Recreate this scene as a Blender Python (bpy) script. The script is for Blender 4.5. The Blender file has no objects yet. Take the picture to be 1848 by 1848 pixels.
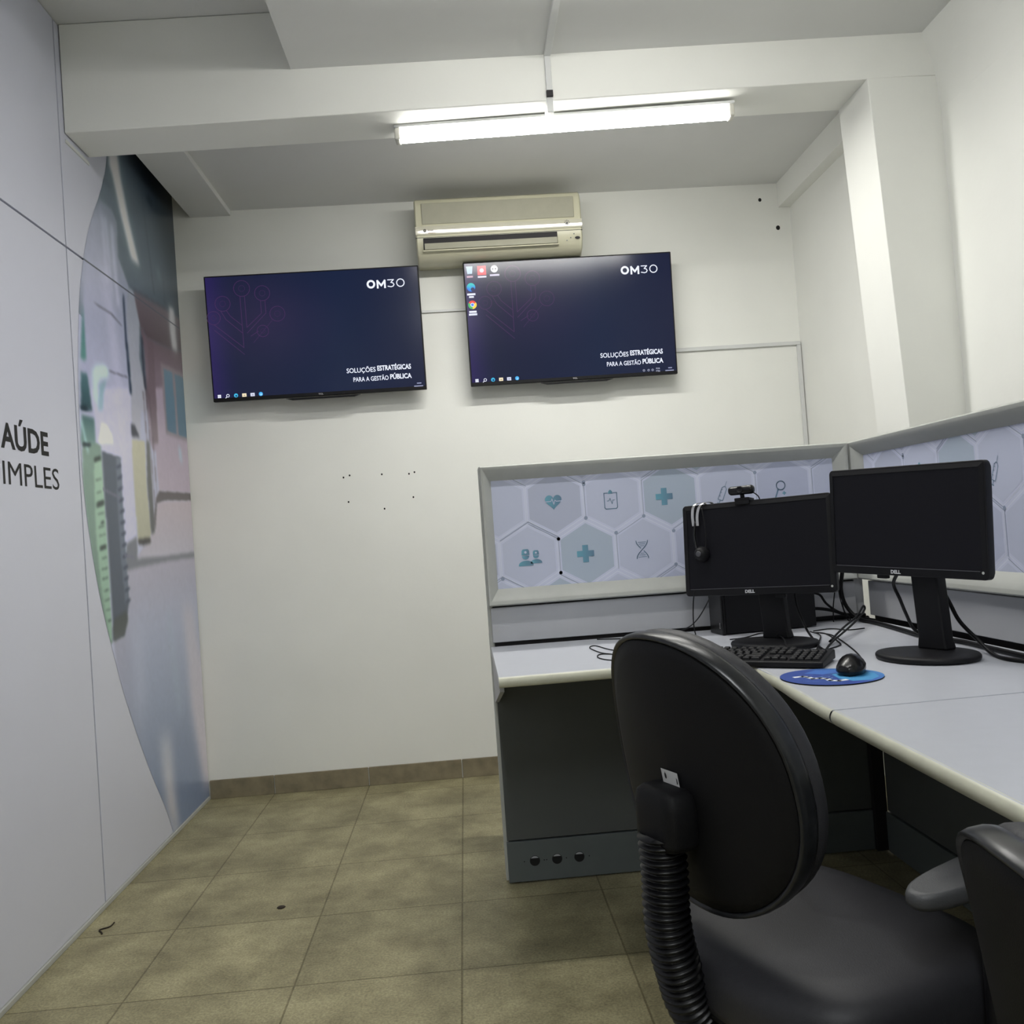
import bpy, bmesh, math, random
from mathutils import Vector, Matrix
SC = bpy.context.scene
COL = SC.collection
random.seed(4)

# ---------------------------------------------------------------- camera
cam_d = bpy.data.cameras.new('camera'); cam = bpy.data.objects.new('camera', cam_d); COL.objects.link(cam)
cam_d.sensor_width = 36.0; cam_d.lens = 1611.0 / 1848.0 * 36.0; cam_d.clip_start = 0.02
cam.location = (0, 0, 1.13)
cam.rotation_euler = (Matrix.Rotation(-0.05556753, 3, 'Z') @ Matrix.Rotation(math.pi/2 + 0.02201418, 3, 'X') @ Matrix.Rotation(-0.07087308, 3, 'Z')).to_euler()
SC.camera = cam

# ---------------------------------------------------------------- world, lights, exposure
w = bpy.data.worlds.new('world'); SC.world = w; w.use_nodes = True
w.node_tree.nodes['Background'].inputs[0].default_value = (0.8, 0.85, 0.9, 1)
w.node_tree.nodes['Background'].inputs[1].default_value = 0.05
SC.view_settings.view_transform = 'Standard'; SC.view_settings.look = 'None'
SC.view_settings.gamma = 1.0; SC.view_settings.use_curve_mapping = False
SC.view_settings.exposure = 0.16
LAMP_NEAR = 135.0      # emission of the tube under the beam
LAMP_ROOM = 84.0      # emission of the tube on the ceiling above the desk
LAMP_FILL = 235.0      # emission of the unseen fill tube added behind the camera

# ---------------------------------------------------------------- materials
def lin(c):
    c = c / 255.0
    return c / 12.92 if c <= 0.04045 else ((c + 0.055) / 1.055) ** 2.4
def rgb(r, g, b): return (lin(r), lin(g), lin(b), 1.0)
def mat(name, col, rough=0.5, metal=0.0, spec=0.5, noise=0.0, nscale=40.0, bump=0.0, bscale=200.0, coat=0.0, emit=None, estr=0.0):
    m = bpy.data.materials.new(name); m.use_nodes = True
    nt = m.node_tree; b = nt.nodes['Principled BSDF']
    b.inputs['Base Color'].default_value = col; b.inputs['Roughness'].default_value = rough
    b.inputs['Metallic'].default_value = metal; b.inputs['Specular IOR Level'].default_value = spec
    b.inputs['Coat Weight'].default_value = coat; b.inputs['Coat Roughness'].default_value = 0.15
    tc = nt.nodes.new('ShaderNodeTexCoord')
    if noise:
        n = nt.nodes.new('ShaderNodeTexNoise'); n.inputs['Scale'].default_value = nscale; n.inputs['Detail'].default_value = 5
        nt.links.new(tc.outputs['Object'], n.inputs['Vector'])
        r = nt.nodes.new('ShaderNodeValToRGB')
        r.color_ramp.elements[0].position = 0.3; r.color_ramp.elements[1].position = 0.7
        r.color_ramp.elements[0].color = [c * (1 - noise) for c in col[:3]] + [1]
        r.color_ramp.elements[1].color = [min(1, c * (1 + noise)) for c in col[:3]] + [1]
        nt.links.new(n.outputs['Fac'], r.inputs['Fac']); nt.links.new(r.outputs['Color'], b.inputs['Base Color'])
    if bump:
        n2 = nt.nodes.new('ShaderNodeTexNoise'); n2.inputs['Scale'].default_value = bscale; n2.inputs['Detail'].default_value = 3
        nt.links.new(tc.outputs['Object'], n2.inputs['Vector'])
        bp = nt.nodes.new('ShaderNodeBump'); bp.inputs['Strength'].default_value = bump; bp.inputs['Distance'].default_value = 0.002
        nt.links.new(n2.outputs['Fac'], bp.inputs['Height']); nt.links.new(bp.outputs['Normal'], b.inputs['Normal'])
    if emit:
        b.inputs['Emission Color'].default_value = emit; b.inputs['Emission Strength'].default_value = estr
    return m
def attr_mat(name, rough=0.5, emission=0.0, coat=0.0, spec=0.5):
    m = bpy.data.materials.new(name); m.use_nodes = True
    nt = m.node_tree; b = nt.nodes['Principled BSDF']; b.inputs['Roughness'].default_value = rough
    b.inputs['Specular IOR Level'].default_value = spec
    a = nt.nodes.new('ShaderNodeAttribute'); a.attribute_name = 'Ink'
    if emission:
        b.inputs['Base Color'].default_value = (0.004, 0.004, 0.006, 1)
        nt.links.new(a.outputs['Color'], b.inputs['Emission Color']); b.inputs['Emission Strength'].default_value = emission
    else:
        nt.links.new(a.outputs['Color'], b.inputs['Base Color'])
    return m
M = {}
M['wall'] = mat('white_wall_paint', (0.86, 0.865, 0.82, 1), 0.55, noise=0.02, nscale=3, bump=0.15, bscale=60)
M['ceiling'] = mat('ceiling_paint', (0.72, 0.725, 0.71, 1), 0.7, noise=0.02, nscale=3, bump=0.15, bscale=60)
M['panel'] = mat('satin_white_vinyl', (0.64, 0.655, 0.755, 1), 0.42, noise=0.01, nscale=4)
M['seam'] = mat('dark_seam', (0.03, 0.03, 0.035, 1), 0.7)
M['ink'] = mat('black_lettering', (0.012, 0.012, 0.018, 1), 0.4)
M['mural'] = attr_mat('printed_mural', 0.30)
M['art'] = attr_mat('printed_hexagon_fabric', 0.55)
M['grey_metal'] = mat('aged_grey_paint', (0.44, 0.45, 0.42, 1), 0.45, noise=0.03, nscale=20)
M['grey_panel'] = mat('light_grey_laminate', (0.46, 0.47, 0.50, 1), 0.5, noise=0.02, nscale=10)
M['dark_grey_panel'] = mat('slate_grey_laminate', (0.085, 0.092, 0.09, 1), 0.55, noise=0.04, nscale=8)
M['raceway'] = mat('slate_grey_metal', (0.11, 0.128, 0.128, 1), 0.45, noise=0.05, nscale=12)
M['desk'] = mat('lavender_grey_laminate', (0.50, 0.515, 0.56, 1), 0.38, noise=0.015, nscale=30)
M['edge'] = mat('yellowed_edge_band', (0.56, 0.56, 0.45, 1), 0.38, noise=0.06, nscale=25)
M['black_plastic'] = mat('black_plastic', (0.006, 0.006, 0.0075, 1), 0.5, spec=0.25, bump=0.1, bscale=900)
M['ivory_gloss'] = mat('glossy_ivory_strip', (0.70, 0.68, 0.55, 1), 0.08, coat=0.6)
M['black_gloss'] = mat('glossy_black_plastic', (0.005, 0.005, 0.006, 1), 0.25, spec=0.35)
M['screen_off'] = mat('dark_monitor_glass', (0.006, 0.006, 0.009, 1), 0.5, spec=0.18)
M['bezel_line'] = mat('worn_bezel_edge', (0.07, 0.07, 0.08, 1), 0.35)
M['silver'] = mat('silver_metal', (0.6, 0.6, 0.6, 1), 0.25, metal=0.9)
M['white_print'] = mat('white_print', (0.75, 0.75, 0.77, 1), 0.5)
M['key'] = mat('black_keycap', (0.006, 0.006, 0.007, 1), 0.5, spec=0.22)
M['key_print'] = mat('grey_key_print', (0.10, 0.10, 0.11, 1), 0.5)
M['cable'] = mat('black_cable_rubber', (0.005, 0.005, 0.006, 1), 0.5, spec=0.2)
M['shell'] = mat('black_chair_shell', (0.0055, 0.0055, 0.0065, 1), 0.6, spec=0.2, bump=0.15, bscale=700)
M['rim'] = mat('worn_black_rim', (0.012, 0.013, 0.015, 1), 0.3, spec=0.45, noise=0.3, nscale=60)
M['vinyl'] = mat('charcoal_vinyl', (0.026, 0.026, 0.030, 1), 0.5, spec=0.35, noise=0.05, nscale=120, bump=0.2, bscale=500)
M['rubber'] = mat('ribbed_black_rubber', (0.004, 0.004, 0.005, 1), 0.35, spec=0.35)
M['armpad'] = mat('grey_polyurethane', (0.060, 0.062, 0.066, 1), 0.5, bump=0.2, bscale=500)
M['ivory'] = mat('yellowed_ivory_plastic', (0.66, 0.64, 0.48, 1), 0.3, noise=0.02, nscale=10)
M['ivory_dull'] = mat('dusty_ivory_grille', (0.42, 0.41, 0.32, 1), 0.6, noise=0.03, nscale=30)
M['dark_slot'] = mat('dark_outlet', (0.012, 0.01, 0.012, 1), 0.6)
M['white_plastic'] = mat('white_plastic_trunking', (0.68, 0.69, 0.68, 1), 0.4)
M['lamp_cap'] = mat('lamp_end_cap', (0.62, 0.61, 0.55, 1), 0.4)
M['hole'] = mat('hole_black', (0.008, 0.008, 0.008, 1), 0.9)
M['debris'] = mat('dark_debris', (0.03, 0.02, 0.012, 1), 0.8)
M['tube_near_side'] = mat('lit_tube_near_side', (0.9, 0.9, 0.9, 1), 0.5, emit=(1.0, 0.985, 0.94, 1), estr=LAMP_NEAR*0.07)
M['tube_near'] = mat('lit_tube_near', (0.9, 0.9, 0.9, 1), 0.5, emit=(1.0, 0.985, 0.94, 1), estr=LAMP_NEAR)
M['tube_room_side'] = mat('lit_tube_room_side', (0.9, 0.9, 0.9, 1), 0.5, emit=(1.0, 0.985, 0.95, 1), estr=LAMP_ROOM*0.22)
M['tube_room'] = mat('lit_tube_room', (0.9, 0.9, 0.9, 1), 0.5, emit=(1.0, 0.985, 0.95, 1), estr=LAMP_ROOM)
M['tube_back_side'] = mat('lit_tube_back_side', (0.9, 0.9, 0.9, 1), 0.5, emit=(0.95, 0.98, 1.0, 1), estr=LAMP_FILL*0.10)
M['tube_back'] = mat('lit_tube_back', (0.9, 0.9, 0.9, 1), 0.5, emit=(0.95, 0.98, 1.0, 1), estr=LAMP_FILL)
M['screen_on'] = attr_mat('lit_desktop_screen', 0.17, emission=1.0, spec=0.3)
M['pad_ink'] = attr_mat('printed_mouse_mat', 0.6)
M['label_white'] = mat('paper_label', (0.62, 0.62, 0.62, 1), 0.6)

def floor_material():
    m = bpy.data.materials.new('ceramic_floor_tiles'); m.use_nodes = True
    nt = m.node_tree; N = nt.nodes; L = nt.links; b = N['Principled BSDF']
    tc = N.new('ShaderNodeTexCoord'); mp = N.new('ShaderNodeMapping')
    mp.inputs['Location'].default_value = (0.083 + 0.4345 * 10, -2.362 + 0.426 * 10, 0)
    L.new(tc.outputs['Object'], mp.inputs['Vector'])
    br = N.new('ShaderNodeTexBrick'); br.offset = 0.0; br.squash = 1.0
    br.inputs['Scale'].default_value = 1.0; br.inputs['Brick Width'].default_value = 0.4345; br.inputs['Row Height'].default_value = 0.426
    br.inputs['Mortar Size'].default_value = 0.0030; br.inputs['Mortar Smooth'].default_value = 0.4; br.inputs['Bias'].default_value = 0
    br.inputs['Color1'].default_value = (0.93, 0.93, 0.93, 1); br.inputs['Color2'].default_value = (1.06, 1.06, 1.06, 1)
    br.inputs['Mortar'].default_value = (0.58, 0.56, 0.52, 1)
    L.new(mp.outputs['Vector'], br.inputs['Vector'])
    n1 = N.new('ShaderNodeTexNoise'); n1.inputs['Scale'].default_value = 5; n1.inputs['Detail'].default_value = 8; n1.inputs['Roughness'].default_value = 0.65
    n2 = N.new('ShaderNodeTexNoise'); n2.inputs['Scale'].default_value = 150; n2.inputs['Detail'].default_value = 6; n2.inputs['Roughness'].default_value = 0.7
    L.new(tc.outputs['Object'], n1.inputs['Vector']); L.new(tc.outputs['Object'], n2.inputs['Vector'])
    r1 = N.new('ShaderNodeValToRGB'); r1.color_ramp.elements[0].position = 0.35; r1.color_ramp.elements[1].position = 0.68
    r1.color_ramp.elements[0].color = (0.205, 0.182, 0.104, 1); r1.color_ramp.elements[1].color = (0.405, 0.368, 0.218, 1)
    L.new(n1.outputs['Fac'], r1.inputs['Fac'])
    r2 = N.new('ShaderNodeValToRGB'); r2.color_ramp.elements[0].position = 0.33; r2.color_ramp.elements[1].position = 0.7
    r2.color_ramp.elements[0].color = (0.62, 0.62, 0.62, 1); r2.color_ramp.elements[1].color = (1.34, 1.34, 1.32, 1)
    L.new(n2.outputs['Fac'], r2.inputs['Fac'])
    mx = N.new('ShaderNodeMixRGB'); mx.blend_type = 'MULTIPLY'; mx.inputs[0].default_value = 1
    L.new(r1.outputs['Color'], mx.inputs[1]); L.new(r2.outputs['Color'], mx.inputs[2])
    mx2 = N.new('ShaderNodeMixRGB'); mx2.blend_type = 'MULTIPLY'; mx2.inputs[0].default_value = 1
    L.new(mx.outputs['Color'], mx2.inputs[1]); L.new(br.outputs['Color'], mx2.inputs[2])
    L.new(mx2.outputs['Color'], b.inputs['Base Color'])
    b.inputs['Roughness'].default_value = 0.5; b.inputs['Specular IOR Level'].default_value = 0.35
    bp = N.new('ShaderNodeBump'); bp.inputs['Strength'].default_value = 0.5; bp.inputs['Distance'].default_value = 0.002; bp.invert = True
    L.new(br.outputs['Fac'], bp.inputs['Height']); L.new(bp.outputs['Normal'], b.inputs['Normal'])
    return m
M['floor'] = floor_material()
M['skirt'] = mat('ceramic_skirting', (0.235, 0.20, 0.13, 1), 0.45, noise=0.22, nscale=18, bump=0.1, bscale=200)

# ---------------------------------------------------------------- mesh helpers
class MB:
    def __init__(s): s.v = []; s.f = []; s.m = []; s.c = []
    def add(s, verts, faces, mi=0):
        o = len(s.v); s.v += [tuple(v) for v in verts]
        for f in faces: s.f.append(tuple(i + o for i in f)); s.m.append(mi)
        return s
    def box(s, x0, x1, y0, y1, z0, z1, mi=0, rot=None):
        V = [(x, y, z) for z in (z0, z1) for (x, y) in ((x0, y0), (x1, y0), (x1, y1), (x0, y1))]
        if rot: V = [tuple(rot @ Vector(v)) for v in V]
        return s.add(V, [(3, 2, 1, 0), (4, 5, 6, 7), (0, 1, 5, 4), (1, 2, 6, 5), (2, 3, 7, 6), (3, 0, 4, 7)], mi)
    def prism(s, pts, ext, mi=0):
        """pts: closed 3D polygon, ext: extrusion vector"""
        n = len(pts); e = Vector(ext)
        V = [Vector(p) for p in pts]; V2 = [p + e for p in V]
        F = [tuple(range(n))[::-1], tuple(range(n, 2*n))] + [(i, (i+1) % n, n + (i+1) % n, n + i) for i in range(n)]
        return s.add(V + V2, F, mi)
    def tube(s, pts, r, n=8, mi=0, smoothn=0, rs=None, cap=True):
        P = [Vector(p) for p in pts]
        if smoothn: P = catmull(P, smoothn)
        if rs is None: rs = [r] * len(P)
        rings = []; up = None
        for i, p in enumerate(P):
            t = (P[min(i+1, len(P)-1)] - P[max(i-1, 0)])
            if t.length < 1e-9: t = Vector((0, 0, 1))
            t.normalize()
            if up is None:
                up = Vector((0, 0, 1)) if abs(t.z) < 0.9 else Vector((1, 0, 0))
            a = t.cross(up)
            if a.length < 1e-6: a = t.cross(Vector((0.3, 1, 0.2)))
            a.normalize(); b = a.cross(t).normalized(); up = b
            rings.append([p + (a * math.cos(2*math.pi*k/n) + b * math.sin(2*math.pi*k/n)) * rs[i] for k in range(n)])
        V = [v for R in rings for v in R]; F = []
        for i in range(len(rings)-1):
            for k in range(n):
                F.append((i*n + k, i*n + (k+1) % n, (i+1)*n + (k+1) % n, (i+1)*n + k))
        if cap: F += [tuple(range(n))[::-1], tuple(range(len(V)-n, len(V)))]
        return s.add(V, F, mi)
    def rings(s, R, cap=True, mi=0, closed=True):
        n = len(R[0]); V = [v for r in R for v in r]; F = []
        for i in range(len(R)-1):
            for k in range(n if closed else n-1):
                F.append((i*n + k, i*n + (k+1) % n, (i+1)*n + (k+1) % n, (i+1)*n + k))
        if cap: F += [tuple(range(n))[::-1], tuple(range(len(V)-n, len(V)))]
        return s.add(V, F, mi)
    def lathe(s, prof, n=32, c=(0, 0, 0), mi=0):
        R = [[(c[0] + r*math.cos(2*math.pi*k/n), c[1] + r*math.sin(2*math.pi*k/n), c[2] + z) for k in range(n)] for r, z in prof]
        return s.rings(R, True, mi)
    def build(s, name, mats, parent=None, smooth=False, bevel=0.0, bseg=2, sub=0, auto=None):
        me = bpy.data.meshes.new(name); me.from_pydata(s.v, [], s.f)
        if not isinstance(mats, (list, tuple)): mats = [mats]
        for m in mats: me.materials.append(m)
        for p, i in zip(me.polygons, s.m): p.material_index = i
        bm = bmesh.new(); bm.from_mesh(me); bmesh.ops.recalc_face_normals(bm, faces=bm.faces); bm.to_mesh(me); bm.free()
        o = bpy.data.objects.new(name, me); COL.objects.link(o)
        if parent is not None: o.parent = parent
        if smooth:
            for p in me.polygons: p.use_smooth = True
        if bevel:
            b = o.modifiers.new('bevel', 'BEVEL'); b.width = bevel; b.segments = bseg; b.limit_method = 'ANGLE'; b.angle_limit = math.radians(40); b.harden_normals = False
            for p in me.polygons: p.use_smooth = True
            wn = o.modifiers.new('wn', 'WEIGHTED_NORMAL'); wn.keep_sharp = False
        if sub:
            b = o.modifiers.new('sub', 'SUBSURF'); b.levels = sub; b.render_levels = sub
        return o
def catmull(P, n):
    out = []
    for i in range(len(P)-1):
        p0 = P[max(i-1, 0)]; p1 = P[i]; p2 = P[i+1]; p3 = P[min(i+2, len(P)-1)]
        for k in range(n):
            t = k / n
            out.append(0.5*((2*p1) + (p2-p0)*t + (2*p0-5*p1+4*p2-p3)*t*t + (3*p1-p0-3*p2+p3)*t*t*t))
    out.append(P[-1]); return out
def thing(name, label, cat, loc=(0, 0, 0), rz=0.0, group=None):
    o = bpy.data.objects.new(name, None); COL.objects.link(o); o.empty_display_size = 0.05
    o.location = loc; o.rotation_euler = (0, 0, rz); o['label'] = label; o['category'] = cat
    if group: o['group'] = group
    return o
def tag(o, label, cat, group=None):
    o['label'] = label; o['category'] = cat
    if group: o['group'] = group
    return o
def struct(o): o['kind'] = 'structure'; return o

def ink_mesh(name, polys, m, parent=None, frame=None):
    """flat printed polygons: polys = [(points2d, colour or colours, layer)]; frame maps (u, v, layer height) to 3D"""
    V = []; F = []; C = []
    for pts, col, lay in polys:
        o = len(V); n = len(pts)
        for p in pts: V.append(tuple(frame(p[0], p[1], lay)))
        F.append(tuple(range(o, o+n)))
        cols = col if isinstance(col[0], (tuple, list)) else [col] * n
        C += [(c[0], c[1], c[2], 1.0) for c in cols]
    me = bpy.data.meshes.new(name); me.from_pydata(V, [], F); me.materials.append(m)
    a = me.color_attributes.new('Ink', 'FLOAT_COLOR', 'POINT')
    for i, c in enumerate(C): a.data[i].color = c
    o = bpy.data.objects.new(name, me); COL.objects.link(o)
    if parent is not None: o.parent = parent
    return o
def tess(pts):
    """triangulate a concave 2D polygon -> list of triangles"""
    from mathutils.geometry import tessellate_polygon
    T = tessellate_polygon([[Vector((p[0], p[1], 0)) for p in pts]])
    return [[pts[i] for i in t] for t in T]
def stroke(pts, wd):
    """2D polyline as quads"""
    out = []
    for a, b in zip(pts[:-1], pts[1:]):
        dx, dy = b[0]-a[0], b[1]-a[1]; l = math.hypot(dx, dy)
        if l < 1e-9: continue
        nx, ny = -dy/l*wd/2, dx/l*wd/2; ex, ey = dx/l*wd*0.4, dy/l*wd*0.4
        out.append([(a[0]+nx-ex, a[1]+ny-ey), (a[0]-nx-ex, a[1]-ny-ey), (b[0]-nx+ex, b[1]-ny+ey), (b[0]+nx+ex, b[1]+ny+ey)])
    return out
def disc(c, r, n=14, r2=None):
    return [(c[0]+r*math.cos(2*math.pi*k/n), c[1]+(r2 or r)*math.sin(2*math.pi*k/n)) for k in range(n)]
def ringp(c, r, wd, n=18, a0=0, a1=2*math.pi):
    return stroke([(c[0]+r*math.cos(a0+(a1-a0)*k/n), c[1]+r*math.sin(a0+(a1-a0)*k/n)) for k in range(n+1)], wd)
_tc = {}
def text_tris(s, x0, x1, z0, z1, bold=0.0):
    """built-in font glyphs fitted to a box (2D triangles)"""
    key = (s, bold)
    if key not in _tc:
        cu = bpy.data.curves.new('t', 'FONT'); cu.body = s; cu.offset = bold; cu.resolution_u = 3
        o = bpy.data.objects.new('t', cu); COL.objects.link(o)
        dg = bpy.context.evaluated_depsgraph_get(); me = o.evaluated_get(dg).to_mesh()
        V = [(v.co.x, v.co.y) for v in me.vertices]
        T = []
        for p in me.polygons:
            vs = list(p.vertices)
            for k in range(1, len(vs)-1): T.append((vs[0], vs[k], vs[k+1]))
        o.evaluated_get(dg).to_mesh_clear(); bpy.data.objects.remove(o); bpy.data.curves.remove(cu)
        _tc[key] = (V, T)
    V, T = _tc[key]
    ax = min(v[0] for v in V); bx = max(v[0] for v in V); az = min(v[1] for v in V); bz = max(v[1] for v in V)
    f = lambda v: (x0 + (v[0]-ax)/(bx-ax)*(x1-x0), z0 + (v[1]-az)/(bz-az)*(z1-z0))
    return [[f(V[i]) for i in t] for t in T]
# ================================================================ the room
LX, RX, BY, FY = -1.25, 1.745, 4.214, -2.6
struct(MB().box(LX-0.2, 1.95, FY-0.1, BY+0.1, -0.1, 0.0).build('floor', M['floor']))
wb_ = struct(MB().box(LX-0.2, 1.95, BY, BY+0.12, -0.0, 3.0).build('wall_back', M['wall']))
struct(MB().box(LX-0.2, LX-0.05, FY, BY, 0, 3.0).build('wall_left', M['wall']))
mb = MB(); prof = [(RX, 0), (RX, 2.48), (1.73, 2.62), (1.695, 2.752), (1.695, 3.0), (1.95, 3.0), (1.95, 0)]
mb.prism([(x, FY, z) for x, z in prof], (0, 3.12-FY, 0))
mb.box(1.686, 1.95, 3.12, BY, 0, 3.0)
struct(mb.build('wall_right', M['wall']))
struct(MB().box(LX-0.2, 1.95, FY-0.12, FY, 0, 3.0).build('wall_front', M['wall']))
mb = MB()
mb.box(-0.476, 1.95, FY, 3.05, 2.75, 2.952)
mb.box(LX-0.2, 1.95, FY, BY, 2.952, 3.0)
mb.box(-0.985, 1.95, 3.15, BY, 2.725, 2.952)
struct(mb.build('ceiling', M['ceiling']))
# cross beam, slightly out of square with the back wall
yf = lambda x: 3.055 + (x+1.25)/2.75*(-0.09)
yb = lambda x: 3.252 + (x+1.25)/2.75*(-0.06)
zb = lambda x: 2.578 + (x+1.25)/2.75*0.020
mb = MB(); R = []
for x in (LX+0.002, 1.80):
    R.append([(x, yf(x), zb(x)), (x, yb(x), zb(x)), (x, yb(x), 2.951), (x, yf(x), 2.951)])
struct(mb.rings(R).build('trim_1', M['wall'], bevel=0.004))
# column on the right, leaning a little
mb = MB(); R = []
for x, z in ((1.605, 0.0), (1.54, 1.42), (1.492, 2.60)):
    R.append([(x, 2.962, z), (RX+0.05, 2.962, z), (RX+0.05, 3.19, z), (x-0.004, 3.19, z)])
struct(mb.rings(R).build('trim_2', M['wall'], bevel=0.003))
struct(MB().box(-1.172, -0.985, 3.15, BY-0.001, 2.70, 2.951).build('trim_3', M['ceiling'], bevel=0.002))
struct(MB().box(1.628, 1.70, 3.15, BY-0.001, 2.606, 2.74).build('trim_4', M['wall'], bevel=0.002))
# ceramic skirting tiles along the back wall
mb = MB(); gx = [-1.245, -0.951, -0.517, -0.083, 0.351, 0.785, 1.219, 1.68]
for a, b in zip(gx[:-1], gx[1:]): mb.box(a+0.002, b-0.002, BY-0.010, BY-0.0005, 0.0, 0.086)
struct(mb.build('baseboard_back', M['skirt'], bevel=0.002))
struct(MB().box(LX-0.012, LX+0.006, FY, BY-0.012, 0.0, 0.016).build('baseboard_left', M['grey_metal'], bevel=0.002))
# drill holes left in the back wall (marks of the wall itself)
for x, z, r in ((-0.543, 1.439, .004), (-0.514, 1.447, .004), (-0.364, 1.442, .004), (-0.237, 1.436, .004), (-0.211, 1.442, .004),
                (-0.527, 1.323, .004), (-0.362, 1.280, .004), (-0.224, 1.325, .004), (1.541, 2.648, .008), (1.62, 2.508, .010)):
    MB().add([(x + r*math.cos(k*math.pi/6), BY-0.0006, z + r*1.15*math.sin(k*math.pi/6)) for k in range(12)], [tuple(range(12))]).build('drill_hole', M['hole'], wb_)

MB().tube([(RX-0.0004, 2.50, 2.02), (RX-0.0004, 2.485, 1.985), (RX-0.0004, 2.492, 1.945)], 0.0009, 5, smoothn=4).build('scratch', M['grey_panel'], bpy.data.objects['wall_right'])
# ---------------------------------------------------------------- cladding panels on the left wall
def wall_panel(y0, y1, z0, z1, label):
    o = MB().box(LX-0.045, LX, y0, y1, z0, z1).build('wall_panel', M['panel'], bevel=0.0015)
    return tag(o, label, 'wall panel', 'white cladding panels of the left wall')
MB().box(LX-0.049, LX-0.03, -0.6, BY-0.002, 0.0, 2.95).build('panel_backing', M['seam'], bpy.data.objects['wall_left'])
struct(MB().box(LX-0.03, LX+0.004, 3.060, 3.250, 2.548, 2.560).build('trim_5', M['white_plastic'], bevel=0.001))
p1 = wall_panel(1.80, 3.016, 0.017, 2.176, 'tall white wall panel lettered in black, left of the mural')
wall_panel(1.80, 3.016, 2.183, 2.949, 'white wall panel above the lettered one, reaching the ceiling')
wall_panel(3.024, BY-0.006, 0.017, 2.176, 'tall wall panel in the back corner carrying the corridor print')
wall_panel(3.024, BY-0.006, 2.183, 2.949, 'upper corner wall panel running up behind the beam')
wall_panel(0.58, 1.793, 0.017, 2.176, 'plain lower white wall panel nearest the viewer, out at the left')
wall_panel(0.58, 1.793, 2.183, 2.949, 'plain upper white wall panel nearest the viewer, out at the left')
FL = lambda y, z, l: (LX + 0.0006 + 0.0004*l, y, z)
tri = [(t, (lin(12),)*3, 0) for t in text_tris('AÚDE', 2.519, 2.803, 1.4595, 1.552, 0.028) + text_tris('S', 2.462, 2.508, 1.4575, 1.528, 0.028)
       + text_tris('IMPLES', 2.521, 2.862, 1.3595, 1.4255, 0.0) + text_tris('S', 2.462, 2.503, 1.3585, 1.4265, 0.0)]
ink_mesh('lettering', tri, M['art'], p1, FL)
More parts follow.
